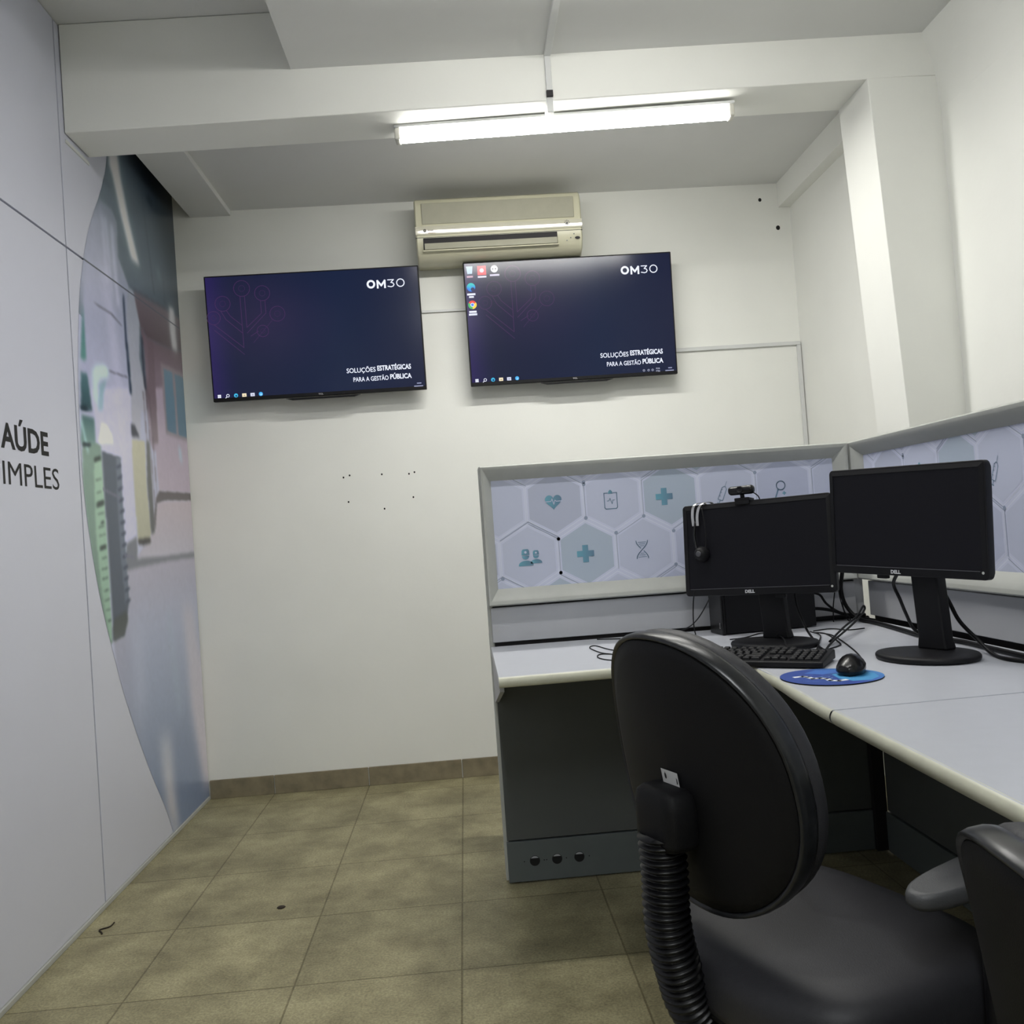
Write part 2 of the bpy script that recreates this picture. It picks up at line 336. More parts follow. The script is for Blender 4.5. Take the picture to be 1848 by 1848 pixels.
MUR = {
'ceiling':[(3.43, 2.61), (3.482, 2.723), (3.99, 2.947), (4.264, 2.81), (4.275, 2.609), (4.254, 2.231), (3.937, 2.213), (3.59, 2.205), (3.483, 2.287), (3.49, 2.428), (3.442, 2.462), (3.332, 2.456)],
'ceiling_b':[(3.623, 2.198), (4.021, 2.224), (4.301, 2.228), (4.274, 2.095), (4.096, 2.058), (3.753, 2.035), (3.671, 2.078), (3.631, 2.144)],
'strip':[(3.446, 2.635), (3.45, 2.709), (3.532, 2.745), (3.555, 2.637), (3.619, 2.48), (3.713, 2.326), (3.627, 2.325), (3.53, 2.486), (3.472, 2.61)],
'strip2':[(4.068, 2.25), (4.134, 2.253), (4.138, 2.16), (4.145, 2.061), (4.075, 2.061), (4.056, 2.162)],
'wall_l':[(3.332, 2.456), (3.442, 2.462), (3.49, 2.428), (3.479, 2.291), (3.574, 2.203), (3.557, 2.1), (3.525, 1.909), (3.486, 1.571), (3.216, 1.543), (3.033, 1.525), (3.079, 1.82), (3.124, 2.017), (3.192, 2.201), (3.27, 2.368)],
'wall_l2':[(3.078, 1.717), (3.526, 1.791), (3.501, 1.416), (3.497, 1.213), (3.378, 1.186), (3.261, 1.23), (3.201, 1.534), (3.055, 1.552)],
'hl1':[(3.333, 2.402), (3.348, 2.407), (3.357, 2.34), (3.367, 2.168), (3.352, 2.147), (3.34, 2.277)],
'hl2':[(3.367, 2.408), (3.383, 2.408), (3.394, 2.294), (3.404, 2.12), (3.387, 2.127), (3.374, 2.287)],
'hl3':[(3.425, 2.399), (3.443, 2.394), (3.452, 2.253), (3.467, 2.089), (3.437, 2.093), (3.423, 2.244)],
'dark1':[(3.504, 2.153), (3.52, 2.151), (3.522, 1.969), (3.538, 1.768), (3.515, 1.767), (3.502, 1.965)],
'band':[(3.573, 2.197), (3.623, 2.198), (3.671, 2.078), (3.646, 1.933), (3.687, 1.813), (3.691, 1.731), (3.623, 1.715), (3.597, 1.594), (3.513, 1.585), (3.532, 1.849), (3.531, 2.093)],
'dark2':[(3.678, 2.035), (3.7, 2.02), (3.692, 1.91), (3.706, 1.817), (3.687, 1.813), (3.673, 1.938)],
'fwall':[(3.671, 2.078), (3.753, 2.035), (4.096, 2.058), (4.272, 2.087), (4.242, 1.649), (3.743, 1.564), (3.712, 1.595), (3.706, 1.817), (3.707, 1.977)],
'fwall2':[(3.789, 1.835), (3.944, 1.861), (4.277, 1.916), (4.255, 1.414), (3.783, 1.4), (3.772, 1.502)],
'pillar':[(3.752, 2.032), (3.827, 2.035), (3.807, 1.604), (3.74, 1.597), (3.734, 1.821)],
'ventdark':[(3.507, 1.648), (3.548, 1.65), (3.591, 1.606), (3.507, 1.602)],
'window':[(3.902, 1.964), (4.249, 1.972), (4.256, 1.657), (3.915, 1.655)],
'pane1':[(3.938, 1.943), (4.054, 1.949), (4.06, 1.671), (3.939, 1.674)],
'pane2':[(4.086, 1.948), (4.222, 1.952), (4.235, 1.673), (4.091, 1.673)],
'skirting':[(3.783, 1.402), (4.247, 1.414), (4.251, 1.381), (3.851, 1.367), (3.745, 1.351), (3.711, 1.242), (3.688, 1.271), (3.74, 1.371)],
'floorm':[(3.745, 1.351), (3.851, 1.367), (4.251, 1.381), (4.252, 1.133), (4.26, 0.672), (4.244, -0.016), (4.136, -0.07), (3.757, -0.008), (3.624, 0.149), (3.346, 0.485), (3.229, 0.747), (3.211, 0.842), (3.347, 0.923), (3.368, 1.124), (3.478, 1.13), (3.711, 1.242)],
'floor_hi':[(3.759, 1.352), (4.251, 1.378), (4.256, 1.279), (4.253, 1.139), (3.49, 1.126), (3.681, 1.232)],
'bandf':[(3.368, 1.124), (3.39, 1.186), (3.497, 1.213), (3.49, 1.128), (3.838, 1.131), (4.253, 1.141), (4.252, 1.116), (3.834, 1.109), (3.472, 1.094), (3.367, 1.085)],
'glow1':[(3.988, 0.917), (4.141, 0.906), (4.236, 0.564), (4.254, 0.115), (4.221, 0.057), (4.134, 0.093), (4.027, 0.438)],
'glow2':[(3.607, 0.436), (3.746, 0.406), (3.739, 0.212), (3.76, 0.01), (3.73, 0.012), (3.648, 0.123), (3.62, 0.282)],
'glow3':[(3.41, 0.872), (3.484, 0.865), (3.487, 0.59), (3.42, 0.495), (3.379, 0.61)],
'greencab':[(3.055, 1.552), (3.205, 1.535), (3.176, 1.23), (3.201, 0.844), (3.178, 0.834), (3.089, 1.051), (3.051, 1.262), (3.032, 1.389)],
'greendoor':[(3.137, 1.486), (3.205, 1.497), (3.212, 1.264), (3.203, 0.86), (3.18, 0.846), (3.135, 1.024), (3.115, 1.23)],
'greycab':[(3.208, 1.516), (3.372, 1.507), (3.367, 1.187), (3.373, 0.965), (3.313, 0.856), (3.212, 0.847), (3.215, 1.146)],
'greycab_side':[(3.337, 1.504), (3.383, 1.508), (3.368, 1.266), (3.376, 0.982), (3.341, 0.958), (3.325, 1.143), (3.326, 1.362)],
'greybase':[(3.235, 0.924), (3.35, 0.94), (3.356, 0.904), (3.313, 0.856), (3.218, 0.846), (3.213, 0.893)],
'bin_':[(3.505, 1.588), (3.649, 1.597), (3.638, 1.424), (3.659, 1.232), (3.633, 1.198), (3.509, 1.194), (3.498, 1.398)],
'bin_side':[(3.669, 1.601), (3.704, 1.6), (3.702, 1.349), (3.703, 1.232), (3.657, 1.222), (3.646, 1.425)],
'binfoot':[(3.51, 1.202), (3.643, 1.208), (3.645, 1.189), (3.563, 1.18), (3.508, 1.185)],
'teal':[(3.124, 2.017), (3.122, 1.936), (3.126, 1.829), (3.105, 1.814), (3.077, 1.819)],
'monitor':[(3.07, 1.77), (3.125, 1.775), (3.149, 1.649), (3.056, 1.639)],
'monitor2':[(3.06, 1.626), (3.161, 1.624), (3.161, 1.538), (3.036, 1.525)],
'bust':[(3.203, 1.819), (3.266, 1.834), (3.322, 1.828), (3.312, 1.792), (3.23, 1.772), (3.212, 1.747), (3.213, 1.664), (3.165, 1.695), (3.166, 1.793)],
'bust2':[(3.227, 1.755), (3.294, 1.783), (3.258, 1.732), (3.24, 1.662), (3.199, 1.659)],
'dome':[(3.224, 1.615), (3.27, 1.61), (3.306, 1.586), (3.319, 1.554), (3.182, 1.54), (3.199, 1.568)],
'seam1':[(3.203, 2.043), (3.223, 2.046), (3.378, 2.049), (3.48, 2.023), (3.476, 2.019), (3.369, 2.041)],
'seam2':[(3.321, 1.823), (3.5, 1.831), (3.499, 1.825), (3.32, 1.817)],
'vent1':[(3.843, 2.66), (3.915, 2.637), (3.93, 2.683), (3.886, 2.69)],
'vent2':[(4.141, 2.579), (4.22, 2.583), (4.239, 2.508), (4.145, 2.519)],
'vent3':[(3.919, 2.382), (3.967, 2.376), (3.974, 2.322), (3.942, 2.348)],
'line1':[(3.575, 2.21), (3.659, 2.211), (4.022, 2.228), (4.021, 2.222), (3.641, 2.204)],
'cline1':[(3.778, 2.708), (3.79, 2.713), (3.86, 2.377), (3.885, 2.25), (3.865, 2.245), (3.84, 2.371)],
'cline2':[(4.009, 2.717), (4.02, 2.721), (4.014, 2.243), (3.999, 2.239), (4.02, 2.496)],
}
def K(r, g, b, k=2.0): return tuple(min(0.9, lin(c)*k) for c in (r, g, b))
DASH = [[(3.134, 1.468), (3.197, 1.482), (3.2, 1.501), (3.137, 1.486)], [(3.141, 1.405), (3.191, 1.416), (3.192, 1.419), (3.141, 1.409)], [(3.142, 1.362), (3.193, 1.372), (3.193, 1.375), (3.143, 1.366)], [(3.137, 1.313), (3.2, 1.323), (3.203, 1.344), (3.14, 1.333)], [(3.144, 1.288), (3.194, 1.296), (3.195, 1.3), (3.144, 1.291)], [(3.141, 1.242), (3.191, 1.25), (3.192, 1.254), (3.141, 1.247)], [(3.163, 1.255), (3.193, 1.26), (3.194, 1.27), (3.165, 1.265)], [(3.143, 1.214), (3.197, 1.221), (3.198, 1.224), (3.143, 1.217)], [(3.141, 1.164), (3.196, 1.171), (3.198, 1.187), (3.144, 1.18)], [(3.149, 1.135), (3.2, 1.141), (3.2, 1.144), (3.15, 1.138)], [(3.148, 1.098), (3.194, 1.102), (3.195, 1.106), (3.148, 1.102)], [(3.151, 1.064), (3.197, 1.069), (3.198, 1.073), (3.151, 1.069)], [(3.153, 1.023), (3.199, 1.026), (3.2, 1.031), (3.153, 1.027)], [(3.156, 0.99), (3.202, 0.993), (3.203, 0.997), (3.157, 0.994)], [(3.163, 0.956), (3.206, 0.958), (3.206, 0.962), (3.164, 0.96)], [(3.17, 0.918), (3.204, 0.919), (3.205, 0.924), (3.171, 0.922)]]
SLAT = [[(3.337, 1.46), (3.38, 1.472), (3.382, 1.486), (3.339, 1.472)], [(3.337, 1.419), (3.381, 1.43), (3.383, 1.445), (3.339, 1.431)], [(3.338, 1.377), (3.381, 1.389), (3.384, 1.403), (3.34, 1.39)], [(3.339, 1.336), (3.382, 1.347), (3.384, 1.361), (3.341, 1.349)], [(3.339, 1.295), (3.383, 1.305), (3.385, 1.32), (3.341, 1.308)], [(3.34, 1.254), (3.383, 1.264), (3.386, 1.278), (3.342, 1.267)], [(3.341, 1.213), (3.384, 1.222), (3.386, 1.236), (3.343, 1.225)], [(3.342, 1.172), (3.385, 1.18), (3.387, 1.195), (3.344, 1.184)], [(3.342, 1.131), (3.386, 1.139), (3.388, 1.153), (3.344, 1.143)], [(3.343, 1.09), (3.386, 1.097), (3.389, 1.111), (3.345, 1.102)], [(3.344, 1.049), (3.387, 1.056), (3.389, 1.07), (3.346, 1.061)], [(3.344, 1.008), (3.388, 1.014), (3.39, 1.028), (3.346, 1.02)], [(3.345, 0.967), (3.388, 0.972), (3.391, 0.986), (3.347, 0.979)]]
import numpy as np
# ---- the printed corridor photograph, laid out as a fine vertex grid on the corner panels
arc = [(3.47, 2.94), (3.42, 2.62), (3.345, 2.49), (3.27, 2.39), (3.2, 2.285), (3.15, 2.18), (3.108, 2.067), (3.078, 1.94), (3.053, 1.79), (3.039, 1.62), (3.034, 1.432), (3.05, 1.28), (3.082, 1.134), (3.125, 0.99), (3.185, 0.845), (3.27, 0.66), (3.38, 0.476), (3.5, 0.30), (3.622, 0.146), (3.66, 0.09), (3.70, 0.018)]
NU, NZ = 190, 880
zs = np.linspace(0.018, 2.94, NZ); az = np.array([p[1] for p in arc][::-1]); ay = np.array([p[0] for p in arc][::-1])
left = np.interp(zs, az, ay); kk = np.ones(31)/31; left = np.convolve(np.pad(left, 15, mode='edge'), kk, 'valid')
YR = BY-0.006
IY = np.linspace(3.0, YR, 200); IMG = np.zeros((NZ, 200, 3)); GY, GZ = np.meshgrid(IY, zs)      # the picture itself on a regular raster
dy, dz_ = IY[1]-IY[0], zs[1]-zs[0]
def blur(a, r):
    for ax, st in ((0, dz_), (1, dy)):
        n = int(round(r/st))
        if n < 1: continue
        k = np.ones(2*n+1)/(2*n+1)
        for _ in range(2): a = np.apply_along_axis(lambda v: np.convolve(np.pad(v, n, mode='edge'), k, 'valid'), ax, a)
    return a
def mask(P, r=0.0):
    m = np.zeros(GY.shape, bool); n = len(P)
    for i in range(n):
        (y1, z1), (y2, z2) = P[i-1], P[i]
        if z1 == z2: continue
        c = ((GZ >= min(z1, z2)) & (GZ < max(z1, z2))); xs = y1 + (GZ-z1)*(y2-y1)/(z2-z1); m ^= c & (GY < xs)
    m = m.astype(float)
    return blur(m, r) if r else m
def C3(c): return np.array(c, float)
def paint(P, top, bot=None, r=0.0, alpha=1.0, right=None):
    if isinstance(P, str): P = MUR[P]
    m = mask(P, r)*alpha; zlo = min(p[1] for p in P); zhi = max(p[1] for p in P); ylo = min(p[0] for p in P); yhi = max(p[0] for p in P)
    t = np.clip((GZ-zlo)/(zhi-zlo), 0, 1)[..., None]; bot = top if bot is None else bot
    col = C3(bot) + (C3(top)-C3(bot))*t
    if right is not None:
        s = np.clip((GY-ylo)/(yhi-ylo), 0, 1)[..., None]; col = col*(1-s) + C3(right)*s
    IMG[:] = IMG*(1-m[..., None]) + col*m[..., None]
IMG[:] = C3((150, 153, 172))
# ceiling of the corridor
paint([(3.0, 2.0), (3.0, 2.95), (4.3, 2.95), (4.3, 1.6)], (92, 104, 114), (96, 106, 114), right=(62, 74, 86))
paint([(3.55, 2.95), (4.3, 2.95), (4.3, 2.55), (3.9, 2.62)], (14, 22, 30), (40, 52, 64), r=0.10)
paint([(3.9, 2.95), (4.3, 2.95), (4.3, 2.15), (4.1, 2.3)], (22, 32, 42), (48, 60, 72), r=0.08, alpha=0.8)
for nm in ('cline1', 'cline2'): paint(nm, (58, 70, 80), r=0.004, alpha=0.8)
paint('vent1', (30, 42, 54), r=0.005); paint('vent2', (36, 46, 58), r=0.005); paint('vent3', (104, 118, 128), r=0.02, alpha=0.8)
# left wall with its soft vertical reflections
paint('wall_l', (112, 120, 134), (160, 160, 186), r=0.008)
paint([(3.19, 2.42), (3.30, 2.46), (3.36, 2.30), (3.36, 2.05), (3.1, 2.0), (3.08, 2.1)], (128, 133, 148), (148, 150, 170), r=0.05)
paint('wall_l2', (165, 164, 188), (162, 162, 186), r=0.006)
for nm, a in (('hl1', .75), ('hl2', .8), ('hl3', .8)): paint(nm, (172, 176, 192), (170, 170, 190), r=0.012, alpha=a)
paint([(3.30, 2.2), (3.36, 2.25), (3.42, 1.9), (3.44, 1.5), (3.38, 1.5), (3.36, 1.9)], (172, 172, 192), (172, 170, 194), r=0.03, alpha=0.6)
paint([(3.09, 1.95), (3.13, 2.0), (3.16, 1.7), (3.16, 1.45), (3.10, 1.45)], (140, 142, 168), r=0.02, alpha=0.5)
paint('ceiling_b', (98, 90, 97), (70, 60, 66), r=0.006)
paint('fwall', (84, 70, 78), (138, 126, 142), r=0.006); paint([(3.62, 1.86), (4.25, 1.75), (4.25, 1.66), (3.66, 1.74)], (72, 60, 66), (98, 84, 92), r=0.03, alpha=0.8)
paint('fwall2', (140, 128, 144), (146, 136, 150), r=0.006)
paint('band', (128, 134, 146), (150, 150, 162), r=0.006)
# lamp strip with its halo
paint('strip', (128, 146, 152), r=0.045, alpha=0.85); paint('strip', (178, 176, 178), (186, 186, 188), r=0.010)
paint('strip2', (120, 128, 136), r=0.03, alpha=0.8); paint('strip2', (164, 164, 168), r=0.010, alpha=0.9)
paint('line1', (54, 58, 66), r=0.006)
paint('dark1', (36, 48, 62), r=0.005); paint('dark2', (44, 48, 60), r=0.005); paint('ventdark', (42, 46, 58), r=0.006)
paint('pillar', (86, 72, 80), (104, 92, 100), r=0.006)
for o_ in (0.0, 0.035, 0.07): paint([(3.66+o_, 1.80), (3.668+o_, 1.80), (3.70+o_, 1.15), (3.69+o_, 1.15)], (70, 60, 68), (96, 88, 96), r=0.004, alpha=0.8)
paint('window', (118, 108, 116), (112, 104, 114), r=0.005); paint('pane1', (84, 110, 128), (60, 90, 112), r=0.004); paint('pane2', (80, 106, 124), (58, 88, 108), r=0.004)
paint([(4.07, 1.62), (4.11, 1.61), (4.12, 1.54), (4.08, 1.56)], (140, 165, 180), r=0.012, alpha=0.7)
# floor
paint('floorm', (150, 144, 156), (98, 110, 134), r=0.005)
paint([(3.35, 0.95), (4.25, 0.95), (4.25, 0.35), (3.35, 0.4)], (140, 146, 166), (108, 120, 142), r=0.10, alpha=0.8)
paint([(3.45, 0.4), (4.25, 0.4), (4.25, 0.0), (3.45, 0.0)], (104, 116, 140), (92, 106, 132), r=0.08, alpha=0.7)
paint('floor_hi', (152, 142, 150), (148, 146, 158), r=0.006); paint('bandf', (94, 97, 106), r=0.005)
paint('skirting', (70, 64, 68), (86, 82, 86), r=0.004)
paint('glow1', (150, 148, 160), (176, 168, 174), r=0.035, alpha=0.9); paint('glow2', (140, 146, 160), (184, 176, 176), r=0.035, alpha=0.9); paint('glow3', (150, 154, 172), (140, 146, 164), r=0.04, alpha=0.6)
paint([(3.78, 0.9), (3.82, 0.9), (3.90, 0.45), (3.85, 0.45)], (132, 146, 160), r=0.03, alpha=0.5)
# cabinets
paint('greencab', (104, 126, 116), (88, 108, 100), r=0.004); paint('greendoor', (134, 160, 142), (112, 140, 124), r=0.004)
paint('greycab', (66, 74, 86), (52, 60, 74), r=0.004); paint('greycab_side', (92, 100, 114), (74, 84, 100), r=0.004); paint('greybase', (44, 50, 50), (60, 66, 66), r=0.006)
paint('bin_', (160, 158, 140), (140, 140, 124), r=0.004); paint('bin_side', (84, 86, 86), (70, 72, 74), r=0.005); paint('binfoot', (34, 34, 34), r=0.005)
for q in DASH: paint(q, (40, 52, 48), r=0.004)
for q in SLAT: paint(q, (40, 48, 66), r=0.004, alpha=0.9)
paint('teal', (62, 104, 104), (78, 118, 114), r=0.005); paint('bust', (170, 188, 198), (160, 178, 192), r=0.010); paint('bust2', (112, 140, 152), (134, 156, 170), r=0.006)
paint('monitor', (70, 98, 104), (40, 62, 68), r=0.005); paint('monitor2', (64, 92, 94), (92, 120, 116), r=0.006)
paint([(3.045, 1.60), (3.06, 1.61), (3.10, 1.50), (3.085, 1.50)], (150, 180, 184), r=0.005, alpha=0.8)
paint([(3.05, 1.655), (3.10, 1.66), (3.12, 1.645), (3.05, 1.64)], (22, 38, 46), r=0.004); paint([(3.05, 1.53), (3.12, 1.535), (3.12, 1.522), (3.05, 1.515)], (26, 42, 48), r=0.004)
paint('dome', (208, 210, 214), (190, 194, 202), r=0.006)
for nm in ('seam1', 'seam2'): paint(nm, (86, 88, 104), r=0.004)
for v in ([(3.20, 1.385), (3.35, 1.36), (3.35, 1.352), (3.20, 1.377)], [(3.36, 1.15), (3.46, 1.135), (3.46, 1.127), (3.36, 1.142)]): paint(v, (92, 92, 110), r=0.003)
rs_ = np.random.RandomState(3); IMG *= 1 + blur(rs_.randn(NZ, 200), 0.006)[..., None]*0.03
paint([(2.9, 2.1825), (4.3, 2.1825), (4.3, 2.1765), (2.9, 2.1765)], (72, 76, 86))
# transfer to the grid that follows the curved left edge
U = np.linspace(0, 1, NU)[None, :]; PY = left[:, None]*(1-U) + YR*U; ix = np.clip((PY-IY[0])/dy, 0, 198.999); i0 = ix.astype(int); fr = (ix-i0)[..., None]
rows = np.arange(NZ)[:, None]; COLR = IMG[rows, i0]*(1-fr) + IMG[rows, i0+1]*fr
cl = np.clip(COLR/255.0, 0, 1); cl = np.where(cl <= 0.04045, cl/12.92, ((cl+0.055)/1.055)**2.4)*1.95
me = bpy.data.meshes.new('wall_mural'); vv = np.stack([np.full(PY.shape, LX+0.0009), PY, np.repeat(zs[:, None], NU, 1)], -1).reshape(-1, 3)
idx = np.arange(NZ*NU).reshape(NZ, NU); fc = np.stack([idx[:-1, :-1], idx[:-1, 1:], idx[1:, 1:], idx[1:, :-1]], -1).reshape(-1, 4)
me.vertices.add(len(vv)); me.vertices.foreach_set('co', vv.ravel()); me.loops.add(fc.size); me.loops.foreach_set('vertex_index', fc.ravel())
me.polygons.add(len(fc)); me.polygons.foreach_set('loop_start', np.arange(0, fc.size, 4)); me.polygons.foreach_set('loop_total', np.full(len(fc), 4)); me.update(); me.validate()
ca = me.color_attributes.new('Ink', 'FLOAT_COLOR', 'POINT'); ca.data.foreach_set('color', np.concatenate([np.clip(cl, 0, 0.9), np.ones(cl.shape[:2]+(1,))], -1).reshape(-1))
me.materials.append(M['mural']); mur = bpy.data.objects.new('wall_mural', me); COL.objects.link(mur)
tag(mur, 'printed photo of a hospital corridor with curved left edge, in the back left corner', 'mural')

# ---------------------------------------------------------------- cable trunking
def trunk(name, boxes, label, par=None):
    mb = MB()
    for b in boxes: mb.box(*b)
    return tag(mb.build(name, M['white_plastic'], bevel=0.0015), label, 'trunking')
trunk('wall_trunking', [(-0.125, 0.10, BY-0.011, BY-0.0005, 2.189, 2.201)], 'thin white cable trunking on the wall between the two televisions')
trunk('wall_trunking', [(1.02, 1.682, BY-0.013, BY-0.0005, 1.932, 1.950), (1.664, 1.682, BY-0.013, BY-0.0005, 1.05, 1.932)],
      'white trunking running right from the right television and turning down beside the corner')
mb = MB(); cx = 0.396
mb.box(cx-0.011, cx+0.011, FY+0.02, yf(cx)-0.012, 2.738, 2.7498)
mb.box(cx-0.010, cx+0.010, yf(cx)-0.012, yf(cx)-0.0005, 2.62, 2.7498)
ct = tag(mb.build('ceiling_trunking', M['white_plastic'], bevel=0.0015), 'white cable trunking crossing the ceiling and dropping down the beam to the lit lamp', 'trunking')
MB().box(cx-0.011, cx+0.011, yf(cx)-0.014, yf(cx)-0.001, 2.600, 2.62).build('cable_exit', M['dark_slot'], ct)

# ---------------------------------------------------------------- lamps
def batten(name, label, c, length, rz, m, cap=True, r=0.020, group=None):
    t = thing(name, label, 'lamp', c, rz, group); L = length/2
    MB().box(-L, L, -0.030, 0.030, -0.010, 0.0).build('base', M['white_plastic'], t, bevel=0.002)
    for s in (-1, 1):
        MB().box(s*L-0.020 if s > 0 else -L, L if s > 0 else -L+0.020, -0.027, 0.027, -0.052, -0.008).build('end_cap', M['lamp_cap'], t, bevel=0.006)
    mb = MB()
    R = [[(x, (0.024)*math.cos(a)*k, -0.032 + 0.022*math.sin(a)*k) for a in [2*math.pi*i/16 for i in range(16)]] for x, k in ((-L+0.020, 0.9), (-L+0.026, 1), (L-0.026, 1), (L-0.020, 0.9))]
    mb.rings(R); side = bpy.data.materials[m.name + '_side'] if (m.name + '_side') in bpy.data.materials else m
    ids = []
    for f in mb.f:      # the diodes shine downwards: full strength on the underside, much less on the flanks
        mid = sum((Vector(mb.v[i]) for i in f), Vector())/len(f); ids.append(0 if mid.z < -0.047 and len(f) == 4 else 1)
    mb.m = ids; mb.build('tube', [m, side], t, smooth=False)
    return t
lamp = batten('ceiling_lamp', 'lit linear lamp mounted under the ceiling beam above the televisions', (0.455, 3.112, 2.586), 1.20, -0.058, M['tube_near'])
batten('ceiling_lamp', 'lit linear lamp on the ceiling above the desk, just out of the picture', (0.42, 2.03, 2.7495), 1.20, 0.0, M['tube_room'])
batten('ceiling_lamp', 'added fill lamp on the ceiling behind the viewer, never seen', (-0.03, -0.6, 2.7495), 1.20, math.pi/2, M['tube_back'])  # unseen fill added to brighten the room, turned to keep off the screens
mb = MB(); mb.box(cx-0.011, cx+0.011, yf(cx)-0.004, 3.085, 2.548, 2.602)
mb.build('cable_clip', M['white_plastic'], ct, bevel=0.003)
# ---------------------------------------------------------------- air conditioner
ac = thing('air_conditioner', 'yellowed ivory split air conditioner on the wall above the televisions', 'air conditioner', (0.255, BY, 2.38))
prof = [(-0.001, 0.012), (-0.13, 0.000), (-0.188, 0.022), (-0.212, 0.060), (-0.216, 0.095), (-0.216, 0.105), (-0.212, 0.24), (-0.205, 0.268), (-0.190, 0.279), (-0.001, 0.283)]
R = [[(x, y*k if y < -0.01 else y, z) for y, z in prof] for x, k in ((-0.378, 0.96), (-0.372, 1.0), (0.372, 1.0), (0.378, 0.96))]
R[0] = [(x, y, 0.14+(z-0.14)*0.96) for x, y, z in R[0]]; R[3] = [(x, y, 0.14+(z-0.14)*0.96) for x, y, z in R[3]]
MB().rings(R).build('casing', M['ivory'], ac, bevel=0.003)
MB().box(-0.345, 0.345, -0.2185, -0.205, 0.156, 0.252).build('intake_grille', M['ivory_dull'], ac, bevel=0.003)
mb = MB(); mb.rings([[(x, -0.206, 0.105), (x, -0.2213, 0.108), (x, -0.2226, 0.114), (x, -0.22435, 0.126), (x, -0.2243, 0.136), (x, -0.2205, 0.146), (x, -0.206, 0.150)] for x in (-0.377, 0.377)]).build('front_ridge', M['ivory_gloss'], ac)
MB().box(-0.3775, 0.3775, -0.2168, -0.2, 0.0955, 0.0975).build('cover_seam', M['dark_slot'], ac)
MB().box(-0.345, 0.262, -0.2185, -0.17, 0.039, 0.094).build('air_outlet', M['dark_slot'], ac, bevel=0.002)
MB().prism([(-0.340, -0.2235, 0.0405), (-0.340, -0.2195, 0.069), (-0.340, -0.210, 0.071), (-0.340, -0.21, 0.0405)], (0.600, 0, 0)).build('louver', M['ivory_dull'], ac, bevel=0.001)
MB().box(-0.350, 0.267, -0.2215, -0.20, 0.033, 0.039).build('outlet_lip', M['ivory'], ac, bevel=0.002)
o = MB(); o.add([(0.353 + 0.012*math.cos(k*math.pi/8), -0.2168, 0.061 + 0.0065*math.sin(k*math.pi/8)) for k in range(16)], [tuple(range(16))]); o.build('sensor_window', M['dark_slot'], ac)
for x, z in ((0.338, 0.079), (0.322, 0.062), (0.304, 0.050)):
    MB().add([(x + 0.003*math.cos(k*math.pi/5), -0.2170, z + 0.003*math.sin(k*math.pi/5)) for k in range(10)], [tuple(range(10))]).build('indicator_light', M['raceway'], ac)
FA = lambda u, v, l: (u, -0.2256-0.0002*l, v)
pl = [(disc((-0.335, 0.128-0.003), 0.0075), (0.08, 0.08, 0.07), 0), (disc((-0.335, 0.125), 0.0045), (0.25, 0.24, 0.2), 1)]
for i in range(5): pl.append(([(-0.322+i*0.0052, 0.1225), (-0.3182+i*0.0052, 0.1225), (-0.3182+i*0.0052, 0.1275), (-0.322+i*0.0052, 0.1275)], (0.12, 0.11, 0.09), 0))
pl.append(([(-0.321, 0.112), (-0.288, 0.112), (-0.288, 0.1145), (-0.321, 0.1145)], (0.45, 0.33, 0.15), 0))
ink_mesh('emblem', pl, M['art'], ac, FA); pl = []
for a in range(8):
    pl.append((disc((0.308+0.010*math.cos(a*0.785), 0.128+0.010*math.sin(a*0.785)), 0.0022, 6), (0.1, 0.1, 0.12), 16 if a % 2 else 15))
pl.append(([(0.302, 0.121), (0.312, 0.121), (0.312, 0.128), (0.307, 0.132)], (0.12, 0.12, 0.14), 20))
ink_mesh('operation_symbol', pl, M['art'], ac, FA)

